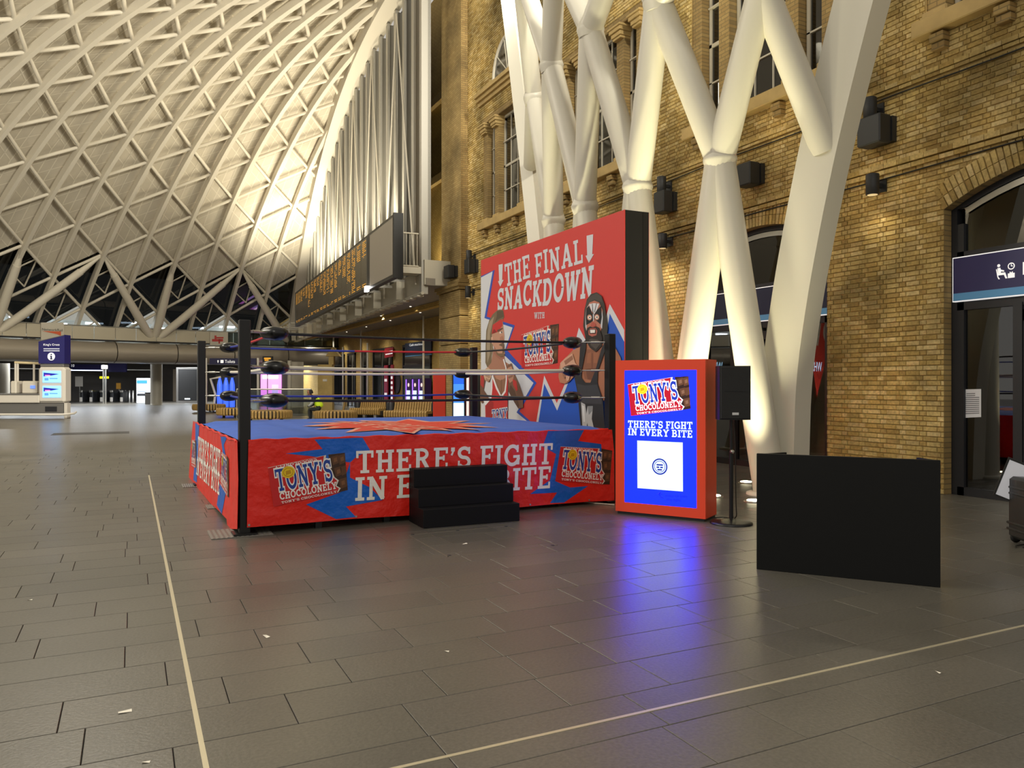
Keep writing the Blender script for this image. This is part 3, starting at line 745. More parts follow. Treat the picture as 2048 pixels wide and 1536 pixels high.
def panel_geo(mb, C_, P):
    n = (P[1]-P[0]).cross(P[2]-P[0]).normalized()
    if n.z < 0: n = -n
    mb.prism(C_, n*.06, 0)
    for (a, b, c) in ((0, 1, 2), (1, 2, 0)):
        for t in (.25, .5, .75):
            p, q = P[a].lerp(P[c], t), P[b].lerp(P[c], t); d = (q-p).normalized(); w_ = d.cross(n)*.022
            q4 = clip([p+w_-n*.012, q+w_-n*.012, q-w_-n*.012, p-w_-n*.012])
            if len(q4) >= 3: mb.add(q4, [tuple(range(len(q4)))], 1)
panels.sort(key=lambda t: -t[0]); rest = MB(); cnt = 0; gl_rest = MB()
for (ar, C_, P, smin) in panels:
    if smin < -3:
        m_ = MB(); m_.flat(C_); m_.build('glazed_panel', M_rglass if smin > -6 else M_cglass, ceiling)
    elif cnt < 300:
        m_ = MB(); panel_geo(m_, C_, P); m_.build('roof_panel', [M_panel, M_seam], ceiling, fix=False); cnt += 1
    else: panel_geo(rest, C_, P)
if rest.v: rest.build('roof_panels', [M_panel, M_seam], ceiling, fix=False, kind='stuff')
struts.sort(key=lambda t: -t[0]); rest = MB()
for k, (ln, p, q) in enumerate(struts):
    if k < 300: MB().tube([p, q], .092, 8).build('strut', M_rib, ceiling, fix=False)
    else: rest.tube([p, q], .092, 8)
if rest.v: rest.build('roof_struts', M_rib, ceiling, fix=False, kind='stuff')
for i in IR:
    pts = []
    for k in range((SMAX-SMIN)*2+1):
        s = SMIN+k*.5; p = shell(i, s)
        if side(p) > .1 and p.z > FOOT-.35: pts.append((p, s))
    if len(pts) < 2: continue
    m_ = MB(); V = []
    for j, (p, s) in enumerate(pts):
        n = (shell(i, s, 1.)-p); a = pts[max(j-1, 0)][0]; b = pts[min(j+1, len(pts)-1)][0]; t = (b-a).normalized(); w_ = t.cross(n).normalized()
        hw, lo, hi = .10, -.26, .14
        V += [p+w_*hw+n*lo, p-w_*hw+n*lo, p-w_*hw+n*hi, p+w_*hw+n*hi]
    m_.add(V, [(4*j+k, 4*j+(k+1) % 4, 4*j+4+(k+1) % 4, 4*j+4+k) for j in range(len(pts)-1) for k in range(4)]+[(0, 1, 2, 3), tuple(len(V)-4+k for k in (3, 2, 1, 0))])
    m_.build('rib', M_rib, ceiling)
# finer bars in the glazed skirt
m_ = MB()
for i in range(-9, 9):
    for s in range(-6, -3):
        if (s-i) % 2: continue
        A, B_, C_ = shell(i, s, .3), shell(i, s+2, .3), shell(i+1, s+1, .3)
        for (p, q) in ((A.lerp(B_, .5), C_.lerp(B_, .5)), (A.lerp(C_, .5), B_.lerp(C_, .5)), (A.lerp(B_, .5), A.lerp(C_, .5))):
            if side(p) > .2 and side(q) > .2 and min(p.z, q.z) > FOOT: m_.tube([p, q], .05, 6)
m_.build('glazing_bars', M_rib, ceiling, kind='stuff')
# edge beam: where the shell meets the plane of the screen
edge = []
for k in range(140):
    t = -6+k*.36; p0 = fscr(t, 0, .1); r = math.hypot(p0.x-AXC[0], p0.y-AXC[1]); zz = z_of(r)
    edge.append((t, Vector((p0.x, p0.y, zz))))
edge = [(t, p) for (t, p) in edge if p.z > 3.6]
m_ = MB(); V = []
for j, (t, p) in enumerate(edge):
    a = edge[max(j-1, 0)][1]; b = edge[min(j+1, len(edge)-1)][1]; d = (b-a).normalized(); n = d.cross(FN).normalized()
    if n.z < 0: n = -n
    V += [p+FN*.50-n*.50, p-FN*.25-n*.55, p-FN*.25+n*.40, p+FN*.50+n*.30]
m_.add(V, [(4*j+k, 4*j+(k+1) % 4, 4*j+4+(k+1) % 4, 4*j+4+k) for j in range(len(edge)-1) for k in range(4)])
m_.build('edge_beam', M_rib, ceiling)
def edge_z(t):
    p0 = fscr(t, 0, .1); return z_of(math.hypot(p0.x-AXC[0], p0.y-AXC[1]))
# ------------------------------------------------------------------ screen of tall steel fins behind the board
screen = struct_root('wall_screen', fscr(15, 5))
M_fin = mat('fin_steel', '#a9a59b', .45)
M_mesh = mat('dark_mesh', '#33322f', .7, var=.3, scale=20)
m_ = MB(); prof = [(t*1.0, edge_z(t)) for t in np.arange(1.0, 37, 1.2)]
m_.flat([fscr(1.0, SOF, -.55), fscr(36.6, SOF, -.55)]+[fscr(t, max(z, SOF+.1), -.55) for (t, z) in reversed(prof)])
m_.build('infill', M_mesh, screen)
k = 0; t = .0
while t < 36:
    zt = edge_z(t)-.62
    if zt > SOF+.3:
        c0 = fscr(t, 0, 0); big = (k == 0)
        m_ = MB(); hw = .13 if big else .15
        m_.obox(c0+Vector((0, 0, (SOF-.3+zt)/2)), FD, FN, (0, 0, 1), hw, .05 if not big else .12, (zt-SOF+.3)/2)          # front flange
        if not big:
            m_.obox(c0-FN*.24+Vector((0, 0, (SOF+zt)/2)), FD, FN, (0, 0, 1), .025, .24, (zt-SOF)/2)                       # web
            m_.obox(c0-FN*.48+Vector((0, 0, (SOF+zt)/2)), FD, FN, (0, 0, 1), hw, .03, (zt-SOF)/2)
        m_.build('fin', M_fin, screen)
    t += 1.3; k += 1
# thin tie rods crossing in front of the fins
for (ta, tb) in ((3.2, .6), (3.2, 5.4), (7.6, 5.4), (7.6, 9.4), (11.6, 9.4), (11.6, 13.2), (15.2, 13.2), (15.2, 17), (19, 17), (19, 21)):
    MB().tube([fscr(ta, edge_z(ta)-1.0, .16), fscr(tb, SOF+.1, .12)], .035, 6).build('tie_rod', M_rib, screen)
# bottom ledge with plates, pipe and stub angles
m_ = MB(); m_.obox((fscr(0, SOF+.15, .0)+fscr(34, SOF+.15, .0))/2, FD, FN, (0, 0, 1), 17, .06, .42); m_.build('edge_plate', M_white, screen)
MB().tube([fscr(-.2, SOF-.28, .1), fscr(34, SOF-.28, .1)], .06, 8).build('pipe', M_white, screen)
t = .2; k = 0
while t < 33:
    MB().obox(fscr(t, SOF-.36, .12), FD, FN, (0, 0, 1), .22, .12, .025).build('stub_angle', M_white, screen)
    if k % 2 == 0: MB().obox(fscr(t+.3, SOF+.45, .75), FD, FN, (0, 0, 1), .05, .7, .05).build('bracket_arm', M_fin, screen)
    if k % 4 == 2: MB().obox(fscr(t, SOF+.05, .3), FD, FN, (0, 0, 1), .04, .16, .34).build('hanger_plate', M_white, screen)
    t += .95; k += 1
# maintenance balcony with railing at the near end
m_ = MB()
for z in (5.75, 6.9): m_.tube([fscr(-.2, z, .25), fscr(-.2, z, 1.1)], .03, 6)
for o in np.arange(.3, 1.1, .13): m_.tube([fscr(-.2, 5.75, o), fscr(-.2, 6.9, o)], .015, 5)
m_.build('railing', M_white, screen)
MB().obox(fscr(.1, 5.62, .65), FD, FN, (0, 0, 1), .3, .5, .12).build('ledge', M_white, screen)
m_ = MB(); a = fscr(-.1); m_.box(a.x-.05, 10.3, a.y-.15, a.y+.2, 5.12, 6.0); m_.build('end_panel', M_white, screen)
m_ = MB(); m_.box(a.x+.10, a.x+.28, a.y+.1, a.y+.25, 6.0, 17); m_.build('perforated_panel', mat('grey_panel', '#8b8880', .6, var=.15, scale=40), screen)
# ------------------------------------------------------------------ departure board
bd = thing('departure_board', fscr(10, 5.13, 1.5), 'long dark departure board with rows of amber lettering high on the fin screen', 'board')
BT0, BT1, BZ0, BZ1 = -1.6, 22.6, 5.13, 7.22
M_boardf = mat('board_frame', '#3c3a35', .45, .3); M_boards = mat('board_glass', '#5a5447', .22); M_blank = mat('board_blank', '#8a8276', .45)
M_amber = mat('amber_letters', '#d99a2e', .5, emit=.42)
def bq(t, z, o): return fscr(t, z, 1.5+o)
m_ = MB(); m_.obox((bq(BT0, BZ0, -.10)+bq(BT1, BZ1, -.10))/2, FD, FN, (0, 0, 1), (BT1-BT0)/2, .10, (BZ1-BZ0)/2); m_.build('casing', M_boardf, bd)
m_ = MB(); m_.obox(bq(BT0-.02, (BZ0+BZ1)/2, -.14), FD, FN, (0, 0, 1), .06, .16, (BZ1-BZ0)/2+.03); m_.build('end_cap', M_black, bd)
blank_t = 1.9
m_ = MB(); m_.add([bq(BT0+.1, BZ0+.1, .012), bq(blank_t, BZ0+.1, .012), bq(blank_t, BZ1-.1, .012), bq(BT0+.1, BZ1-.1, .012)], [(0, 1, 2, 3)]); m_.build('blank_panel', M_blank, bd)
npan = 20
for k in range(npan):
    t0 = blank_t+.5+(BT1-.4-blank_t-.5)*k/npan; t1 = blank_t+.5+(BT1-.4-blank_t-.5)*(k+1)/npan
    pn = MB().obox((bq(t0+.02, BZ0+.1, .01)+bq(t1-.02, BZ1-.1, .01))/2, FD, FN, (0, 0, 1), (t1-t0)/2-.02, .012, (BZ1-BZ0)/2-.1).build('display_panel', M_boards, bd)
    tx = MB(); r = random.Random(k+3); rows_n = r.choice((6, 9, 12, 15, 17)) if k != 2 else 22
    for j in range(24):
        if 0 < j < 24 and (j >= rows_n and j < 22): continue
        z = BZ1-.2-j*.074
        if z < BZ0+.15: break
        x = t0+.1
        while x < t1-.12:
            wd = r.choice((.08, .14, .2, .3)); e = min(x+wd, t1-.22)
            if e <= x: break
            if r.random() < .78: tx.add([bq(x, z, .026), bq(e, z, .026), bq(e, z+.030, .026), bq(x, z+.030, .026)], [(0, 1, 2, 3)])
            x = e+.05
    tx.build('amber_text', M_amber, pn, kind='stuff')
MB().obox(bq(blank_t+.2, BZ0+.02, .08), FD, FN, (0, 0, 1), .16, .06, .10).build('indicator_lamp', mat('white_lamp', '#ffffff', .5, emit=5), bd)
# lamps along the top of the board wash the fins and the shell
for k in range(7):
    t = 3.4+k*2.9; p = fscr(t, 7.35, .75)
    lf = MB(); lf.bevbox(p, FD, FN, (0, 0, 1), .16, .10, .07, .02); lf.build('floodlight_body', M_dark, bd)
    spot_lamp(p+Vector((0, 0, .14)), p+Vector((-.55, .3, 3)), 680, 150, (1, .90, .68), .9, .12)
for (t, tg, pw) in ((13.5, AR(575, 380, 34), 2600), (18.5, AR(565, 440, 36), 2600)):
    p = fscr(t, 7.5, .9); spot_lamp(p, tg, pw, 52, (1, .93, .74), 1., .15)
# ------------------------------------------------------------------ gallery round the perimeter
RG = 42.0
gal = struct_root('wall_gallery', (AXC[0], AXC[1]+RG, 3))
M_gal = mat('gallery_cladding', '#9a9183', .38, .25); M_par = mat('parapet_panel', '#b1a893', .35)
def ring_pt(a, r, z): return Vector((AXC[0]+r*math.sin(a), AXC[1]+r*math.cos(a), z))
A0, A1 = TH0+DTH*-14, TH0+DTH*9.2
prof = [(RG+27, 4.2), (RG+2.4, 4.2), (RG+2.2, 3.0), (RG+.7, 3.0), (RG+.25, 3.12), (RG, 3.4), (RG-.05, 3.72), (RG+.08, 4.05), (RG+.3, 4.25), (RG+.6, 4.36), (RG+27, 4.36)]
nseg = 14
for k in range(nseg):
    a = A0+(A1-A0)*k/nseg; b = A0+(A1-A0)*(k+1)/nseg-.0012; V = []; sub = 5
    for j in range(sub+1):
        an = a+(b-a)*j/sub
        for (r, z) in prof: V.append(ring_pt(an, r, z))
    n = len(prof); m_ = MB(); m_.add(V, [(j*n+i, j*n+i+1, (j+1)*n+i+1, (j+1)*n+i) for j in range(sub) for i in range(n-1)], 0, True); m_.build('fascia_panel', M_gal, gal, fix=False)
for k in range(nseg*3):
    a = A0+(A1-A0)*k/(nseg*3); b = A0+(A1-A0)*(k+1)/(nseg*3)-.0008
    m_ = MB(); m_.add([ring_pt(a, RG+.45, 4.40), ring_pt(b, RG+.45, 4.40), ring_pt(b, RG+.45, 5.28), ring_pt(a, RG+.45, 5.28), ring_pt(a, RG+.48, 4.40), ring_pt(b, RG+.48, 4.40), ring_pt(b, RG+.48, 5.28), ring_pt(a, RG+.48, 5.28)], [(0, 1, 2, 3), (7, 6, 5, 4), (0, 3, 7, 4), (1, 5, 6, 2), (3, 2, 6, 7)])
    an = (a+b)/2; isglass = an > TH0+DTH*3.6
    m_.build('parapet_panel', glass_mat('parapet_glass', '#9aa09a', .8, .05) if isglass and 'parapet_glass' not in MATS else (MATS['parapet_glass'] if isglass else M_par), gal)
m_ = MB(); m_.tube([ring_pt(A0+(A1-A0)*j/80, RG+.46, 5.32) for j in range(81)], .035, 6); m_.build('handrail', M_steel, gal)
m_ = MB(); m_.tube([ring_pt(A0+(A1-A0)*j/80, RG+.40, 4.42) for j in range(81)], .05, 6); m_.build('lower_rail', M_dark, gal)
# upper storey wall behind the gallery with lit strips
up = MB(); V = []
for j in range(41):
    an = A0+(A1-A0)*j/40; V += [ring_pt(an, RG+5.5, 4.3), ring_pt(an, RG+5.5, 6.0)]
up.add(V, [(2*j, 2*j+2, 2*j+3, 2*j+1) for j in range(40)]); up.build('upper_wall', mat('upper_wall', '#d0d4d2', .5), gal)
M_tubeon = mat('strip_lamp', '#f4fbff', .5, emit=16)
for j in range(26):
    a = A0+.02+(A1-A0)*j/26; m_ = MB(); m_.tube([ring_pt(a, RG+4.6, 5.62+.16*(j % 3)), ring_pt(a+.022, RG+4.2, 5.62+.16*(j % 3))], .06, 6); m_.build('strip_lamp', M_tubeon, gal)
# raking tree columns on the gallery
for fi in (-2, 2, 6):
    foot = ring_pt(TH0+DTH*fi, RG+1.0, 4.36)
    tc_ = thing('raking_column', foot, {-2: 'forked white roof prop rising from the gallery at the far left edge', 2: 'three-armed white roof prop standing on the gallery in the middle of the left half', 6: 'forked white roof prop on the gallery beside the departure board'}[fi], 'column', 'roof props on the gallery')
    MB().lathe(foot, [(.45, 0), (.42, .12), (.3, .2)], 16).build('foot', M_rib, tc_)
    for dk in (-2, 0, 2):
        i = fi+dk; s = -2; top = shell(i, s)
        if side(top) < .3: continue
        d = (top-foot); p1 = foot+d*.06+Vector((0, 0, .1)); p2 = foot+d*.80
        m_ = MB(); m_.tube([p1, foot+d*.3, p2], [.24, .27, .22], 12); m_.tube([p2, top-d*.02], [.20, .05], 10); m_.build('prop_arm', M_rib, tc_)
# back of the hall beneath the gallery
bk = struct_root('wall_far', (AXC[0], AXC[1]+58, 0)); V = []
for j in range(61):
    an = A0+(A1-A0)*j/60; V += [ring_pt(an, 69, 0), ring_pt(an, 69, 4.3)]
m_ = MB(); m_.add(V, [(2*j, 2*j+2, 2*j+3, 2*j+1) for j in range(60)]); m_.build('back_wall', mat('back_wall_dark', '#2c2620', .6, var=.4, scale=.4), bk)
for (u0, u1, z0, z1, mt) in ((0, 320, 3.9-.3, 4.25, M_navy), (0, 300, 2.92, 2.98, M_steel)):
    a = AR(u0, 768, 67); b = AR(u1, 768, 67); aa = math.atan2(a.x-AXC[0], a.y-AXC[1]); ab = math.atan2(b.x-AXC[0], b.y-AXC[1]); V = []
    for j in range(21):
        an = aa+(ab-aa)*j/20; V += [ring_pt(an, 67, z0), ring_pt(an, 67, z1), ring_pt(an, 67.1, z1)]
    m_ = MB(); m_.add(V, [(3*j+i, 3*j+3+i, 3*j+4+i, 3*j+1+i) for j in range(20) for i in range(2)]); m_.build('fascia_band', mt, bk)
for u in range(20, 640, 62):            # added fill lamps under the gallery, no fixtures, brighten the far floor
    p = AR(u, 768, 54.5); p.z = 4.0; o = area_lamp(p, 2.2, 190, (.92, .96, 1.0)); o.name = 'gallery_fill'
for u in range(60, 640, 130):
    p = AR(u, 768, 45); p.z = 5.0; spot_lamp(p, p+Vector((0, 0, 5)), 90, 150, (.9, .96, 1.0), 1., .3)
# ================================================================== OBJECTS
M_tree = mat('white_steel', '#cfcabb', .4)
# ------------------------------------------------------------------ white branching column (half funnel)
tree = thing('tree_column', (7.9, 11.6, 0), 'huge white branching steel column of crossing tubes in front of the brick wall', 'column')
def nx(u, v, X): return AX(u, v, X)
B = [AX(1541, 768, 8.3), AX(1350, 768, 7.55), Vector((7.33, 11.15, 0)), Vector((7.55, 12.8, 0)), Vector((8.2, 14.7, 0))]
for b in B: b.z = 0
Nn = [nx(1440, 318, 7.7), nx(1275, 372, 7.25), nx(1170, 412, 7.2), nx(1107, 440, 7.6)]
Mm = [nx(1524, -25, 7.5), nx(1316, 5, 6.9), nx(1181, 58, 6.65), nx(1103, 130, 6.9), nx(1068, 195, 7.6)]
Kk = [nx(1420, -170, 6.8), nx(1248, -125, 6.35), nx(1110, -95, 6.4), nx(1040, -60, 6.8)]
def limb(p, q, r0, r1, name='branch_tube', n=20):
    m_ = MB(); m_.tube([p, p.lerp(q, .5), q], [r0, (r0+r1)/2, r1], n); return m_.build(name, M_tree, tree)
limb(B[0], Nn[0], .235, .215); limb(B[1], Nn[0], .235, .215); limb(B[1], Nn[1], .235, .21); limb(B[2], Nn[1], .235, .21)
limb(B[2], Nn[2], .235, .20); limb(B[3], Nn[2], .235, .20); limb(B[3], Nn[3], .23, .20); limb(B[4], Nn[3], .23, .20)
box_path = [AX(1566, 768, 8.62), AX(1568, 905, 8.62), AX(1572, 756, 8.62), AX(1593, 600, 8.62), AX(1622, 440, 8.62), AX(1657, 270, 8.62), AX(1723, 0, 8.62), AX(1795, -260, 8.62)]
box_path[0].z = 0
boxl_path = [AX(1092, 768, 8.62), AX(1086, 600, 8.62), AX(1076, 470, 8.62), AX(1052, 250, 8.62), AX(1022, 0, 8.62), AX(1000, -160, 8.62)]; boxl_path[0].z = 0
bj = AX(1652, 300, 8.62)
limb(bj, Mm[0], .20, .19); limb(Nn[0], Mm[0], .215, .19); limb(Nn[0], Mm[1], .215, .20); limb(Nn[1], Mm[1], .21, .20); limb(Nn[1], Mm[2], .21, .19); limb(Nn[2], Mm[2], .20, .19)
limb(Nn[2], Mm[3], .20, .19); limb(Nn[3], Mm[3], .20, .19); limb(Nn[3], Mm[4], .20, .18); limb(AX(1062, 330, 8.5), Mm[4], .18, .18)
limb(Mm[1], Kk[0], .19, .18); limb(Mm[0], Kk[0], .19, .18); limb(Mm[1], Kk[1], .19, .18); limb(Mm[2], Kk[1], .19, .18); limb(Mm[2], Kk[2], .19, .18); limb(Mm[3], Kk[2], .19, .18); limb(Mm[3], Kk[3], .18, .17); limb(Mm[4], Kk[3], .18, .17)
for p, rr in [(x, .235) for x in Nn]+[(x, .215) for x in Mm[1:]]:            # welded collars at the crossings
    MB().lathe(p-Vector((0, 0, .16)), [(rr*.86, 0), (rr*1.0, .10), (rr*1.045, .13), (rr*1.045, .16), (rr*1.0, .19), (rr*.8, .34)], 22).build('node_collar', M_tree, tree)
def boxcol(path, hw, hd, nm, fn=Vector((1, 0, 0))):
    # smooth the path
    P = path
    for _ in range(2):
        Q = [P[0]]
        for a, b in zip(P[:-1], P[1:]): Q += [a.lerp(b, .25), a.lerp(b, .75)]
        P = Q+[P[-1]]
    V = []
    for j, p in enumerate(P):
        t = (P[min(j+1, len(P)-1)]-P[max(j-1, 0)]).normalized(); s = t.cross(fn).normalized()
        V += [p+s*hw-fn*hd, p-s*hw-fn*hd*.25, p-s*hw+fn*hd, p+s*hw+fn*hd]
    m_ = MB(); m_.add(V, [(4*j+k, 4*j+(k+1) % 4, 4*j+4+(k+1) % 4, 4*j+4+k) for j in range(len(P)-1) for k in range(4)]+[(0, 1, 2, 3), tuple(range(len(V)-4, len(V)))])
    return m_.build(nm, M_tree, tree)
boxcol(box_path, .245, .25, 'edge_column'); boxcol(boxl_path, .16, .20, 'edge_column')
for b in B: MB().lathe(b, [(.34, 0), (.34, .03), (.27, .05)], 20).build('base_plate', M_tree, tree)
# floor uplights round the foot of the column
M_lens = mat('uplight_lens', '#fff3c8', .3, emit=9)
upl = [((7.44, 8.62), 'round floor uplight just right of the red screen totem'), ((7.61, 8.02), 'round floor uplight half hidden by the black counter'),
       ((7.12, 9.75), 'round floor uplight behind the red billboard at its near end'), ((7.12, 11.9), 'round floor uplight behind the middle of the red billboard'), ((7.25, 13.7), 'round floor uplight behind the far half of the red billboard'), ((8.95, 9.6), 'round floor uplight between the white column and the brick wall')]
UPT = [(7.35, 9.5, 6), (7.75, 8.7, 5), (7.25, 10.0, 6), (7.2, 11.6, 6), (7.4, 13.4, 6), (8.2, 9.0, 6)]; UPP = [700, 330, 850, 850, 750, 420]
for k_, ((x, y), lb) in enumerate(upl):
    u = thing('floor_uplight', (x, y, 0), lb, 'light', 'floor uplights')
    m_ = MB(); m_.lathe((x, y, 0), [(.13, 0), (.13, .012), (.10, .015)], 24); m_.build('rim', M_steel, u)
    m_ = MB(); m_.lathe((x, y, .012), [(.095, 0), (.085, .012), (.05, .018)], 20); m_.build('lens', M_lens, u)
    spot_lamp((x, y, .07), UPT[k_], UPP[k_], 62, (1, .93, .60), .9, .08)

# ------------------------------------------------------------------ wrestling ring
RA, RB, RC, RD = Vector((1.08, 8.64, 0)), Vector((5.84, 8.86, 0)), Vector((5.72, 13.25, 0)), Vector((1.00, 13.15, 0))
RZ = 1.02
ring = thing('wrestling_ring', (3.4, 11, 0), 'wrestling ring with blue mat, red banner skirts, black posts and ropes', 'wrestling ring')
M_rblack = mat('ring_black', '#0b0b0c', .38); M_mat = mat('blue_canvas', '#3d66c6', .75, var=.06, scale=3, bump=.25, bscale=1.6)
M_red = mat('banner_red', '#e0261b', .33, bump=.9, bscale=3.2); M_rblue = mat('banner_blue', '#0d60c4', .33, bump=.9, bscale=3.2)
M_print = mat('print_white', '#efece6', .4, bump=.6, bscale=3.2)
M_pnavy = mat('print_navy', '#1c3f94', .4); M_pred = mat('print_red', '#c41f22', .4); M_gold = mat('print_gold', '#e3c21c', .4); M_gold2 = mat('print_gold_dark', '#b98d12', .4)
M_choc = mat('print_chocolate', '#5b3a22', .4); M_choc2 = mat('print_chocolate_dark', '#3a2314', .4); M_choc3 = mat('print_chocolate_light', '#7a5232', .4)
M_foil = mat('print_foil', '#d9d4c8', .4)
dF = (RB-RA).normalized(); nF = Vector((dF.y, -dF.x, 0)); dL = (RD-RA).normalized(); nL = Vector((-dL.y, dL.x, 0))
# deck: frame, boards and canvas that sags over the edge
m_ = MB(); c = (RA+RC)/2
m_.prism([RA+Vector((.1, .1, .0))+Vector((0, 0, .86)), RB+Vector((-.1, .1, .86)), RC+Vector((-.1, -.1, .86)), RD+Vector((.1, -.1, .86))], (0, 0, .10)); m_.build('deck', M_rblack, ring)
m_ = MB()
for (p, q) in ((RA, RB), (RB, RC), (RC, RD), (RD, RA)):
    d = (q-p).normalized(); n = Vector((d.y, -d.x, 0))
    for z in (.14, .80): m_.obox((p+q)/2+Vector((0, 0, z))-n*.04, d, n, (0, 0, 1), (q-p).length/2, .04, .05)
    for k in range(1, 6): m_.obox(p.lerp(q, k/6)+Vector((0, 0, .45))-n*.04, d, n, (0, 0, 1), .035, .035, .45)
m_.build('under_frame', M_rblack, ring)
N_ = 24; V = []; Fs = []
for j in range(N_+1):
    for i in range(N_+1):
        a = i/N_; b = j/N_; p = RA.lerp(RB, a).lerp(RD.lerp(RC, a), b); e = min(a, 1-a, b, 1-b); z = RZ-.045*max(0, 1-e/.045)**2+.012*math.sin(a*9+b*4)*math.sin(b*7)*.5
        V.append((p.x, p.y, z))
Fs = [(j*(N_+1)+i, j*(N_+1)+i+1, (j+1)*(N_+1)+i+1, (j+1)*(N_+1)+i) for j in range(N_) for i in range(N_)]
canvas = MB().add(V, Fs, 0, True).build('canvas', M_mat, ring)
# printed star on the canvas
zs = RZ+.009
star = [(606, 845), (668, 846.5), (604, 852), (668, 853), (628, 858.5), (712, 856), (690, 865), (772, 859), (828, 867), (842, 858.5), (905, 861), (885, 856.5), (962, 859.5), (915, 853.5), (998, 855), (930, 849.5), (985, 846), (908, 846.5), (940, 841), (860, 843), (818, 837.5), (792, 842.5), (715, 840.5), (742, 844.5), (662, 841.5), (690, 844.5)]
m_ = MB(); m_.flat([GZ(u, v, zs) for (u, v) in star], 0)
cx, cy = 795, 851
m_.flat([GZ(cx+(u-cx)*.86, cy+(v-cy)*.86, zs+.002) for (u, v) in star], 1)
M_pink = mat('print_pale_pink', '#d99a86', .7)
m_.build('star_print', [M_pink, mat('print_star_red', '#cf3d28', .7)], canvas)
m_ = MB()
put_word(m_, 'FIGHT', [GZ(838, 858.5, zs), GZ(712, 841.5, zs), GZ(752, 841.5, zs), GZ(880, 855.5, zs)], (0, 0, 1), .004); put_word(m_, 'BITE', [GZ(790, 861.5, zs), GZ(690, 845.5, zs), GZ(708, 843.2, zs), GZ(830, 859.5, zs)], (0, 0, 1), .004)
m_.build('star_lettering', M_pink, canvas)
# posts
POST = [RA, RB, RC, RD]
for p in POST:
    m_ = MB(); m_.bevbox(p+Vector((0, 0, 1.14)), dF, dL, (0, 0, 1), .058, .058, 1.14, .008); m_.box(p.x-.12, p.x+.12, p.y-.12, p.y+.12, .012, .03); m_.build('corner_post', M_rblack, ring)
# banner planes
offF = .085
def onF(u, v, o=0.): return PL(u, v, RA+nF*offF, nF)+nF*o
def onL(u, v, o=0.): return PL(u, v, RA+nL*offF, nL)+nL*o
def banner_sheet(name, outline, hit, nrm, mt):
    m_ = MB(); m_.prism([hit(u, v) for (u, v) in outline], -nrm*.004); return m_.build(name, mt, ring)
front = banner_sheet('front_banner', [(497, 881), (560, 878), (640, 876), (760, 873), (900, 869), (1040, 865), (1140, 862), (1224, 859), (1228, 900), (1229, 1001), (1180, 1003), (1100, 1009), (1000, 1018), (900, 1026), (800, 1032), (700, 1038), (600, 1047), (494, 1055), (495, 980)], onF, nF, M_red)
m_ = MB()                                       # rolled top edge and hem, eyelets
m_.tube([onF(u, 881-(u-497)*.0302, -.012)+Vector((0, 0, .006*math.sin(u*.11))) for u in range(497, 1226, 12)], .012, 8, 0); m_.build('rolled_edge', M_red, front)
for poly in ([(629, 879), (725, 875), (740, 900), (712, 914), (700, 925), (700, 955), (740, 975), (765, 1000), (692, 1013), (712, 1034), (672, 1038), (612, 1009), (680, 985), (700, 925), (620, 912), (571, 907), (645, 898)],
             [(1096, 862), (1168, 860), (1156, 882), (1202, 888), (1204, 905), (1122, 905), (1110, 962), (1140, 975), (1176, 972), (1128, 1005), (1100, 1006), (1114, 985), (1060, 988), (1100, 960), (1112, 908), (1085, 893)]):
    MB().flat([onF(u, v, .002) for (u, v) in poly]).build('lightning_print', M_rblue, front)
le = MB(); put_word(le, "THERE'S FIGHT", [onF(711, 947), onF(1104, 928), onF(1106, 886), onF(711, 902)], nF, .006); put_word(le, 'IN EVERY BITE', [onF(709, 1002), onF(1101, 976), onF(1103, 932), onF(710, 955)], nF, .006)
le.build('slogan', M_print, front)
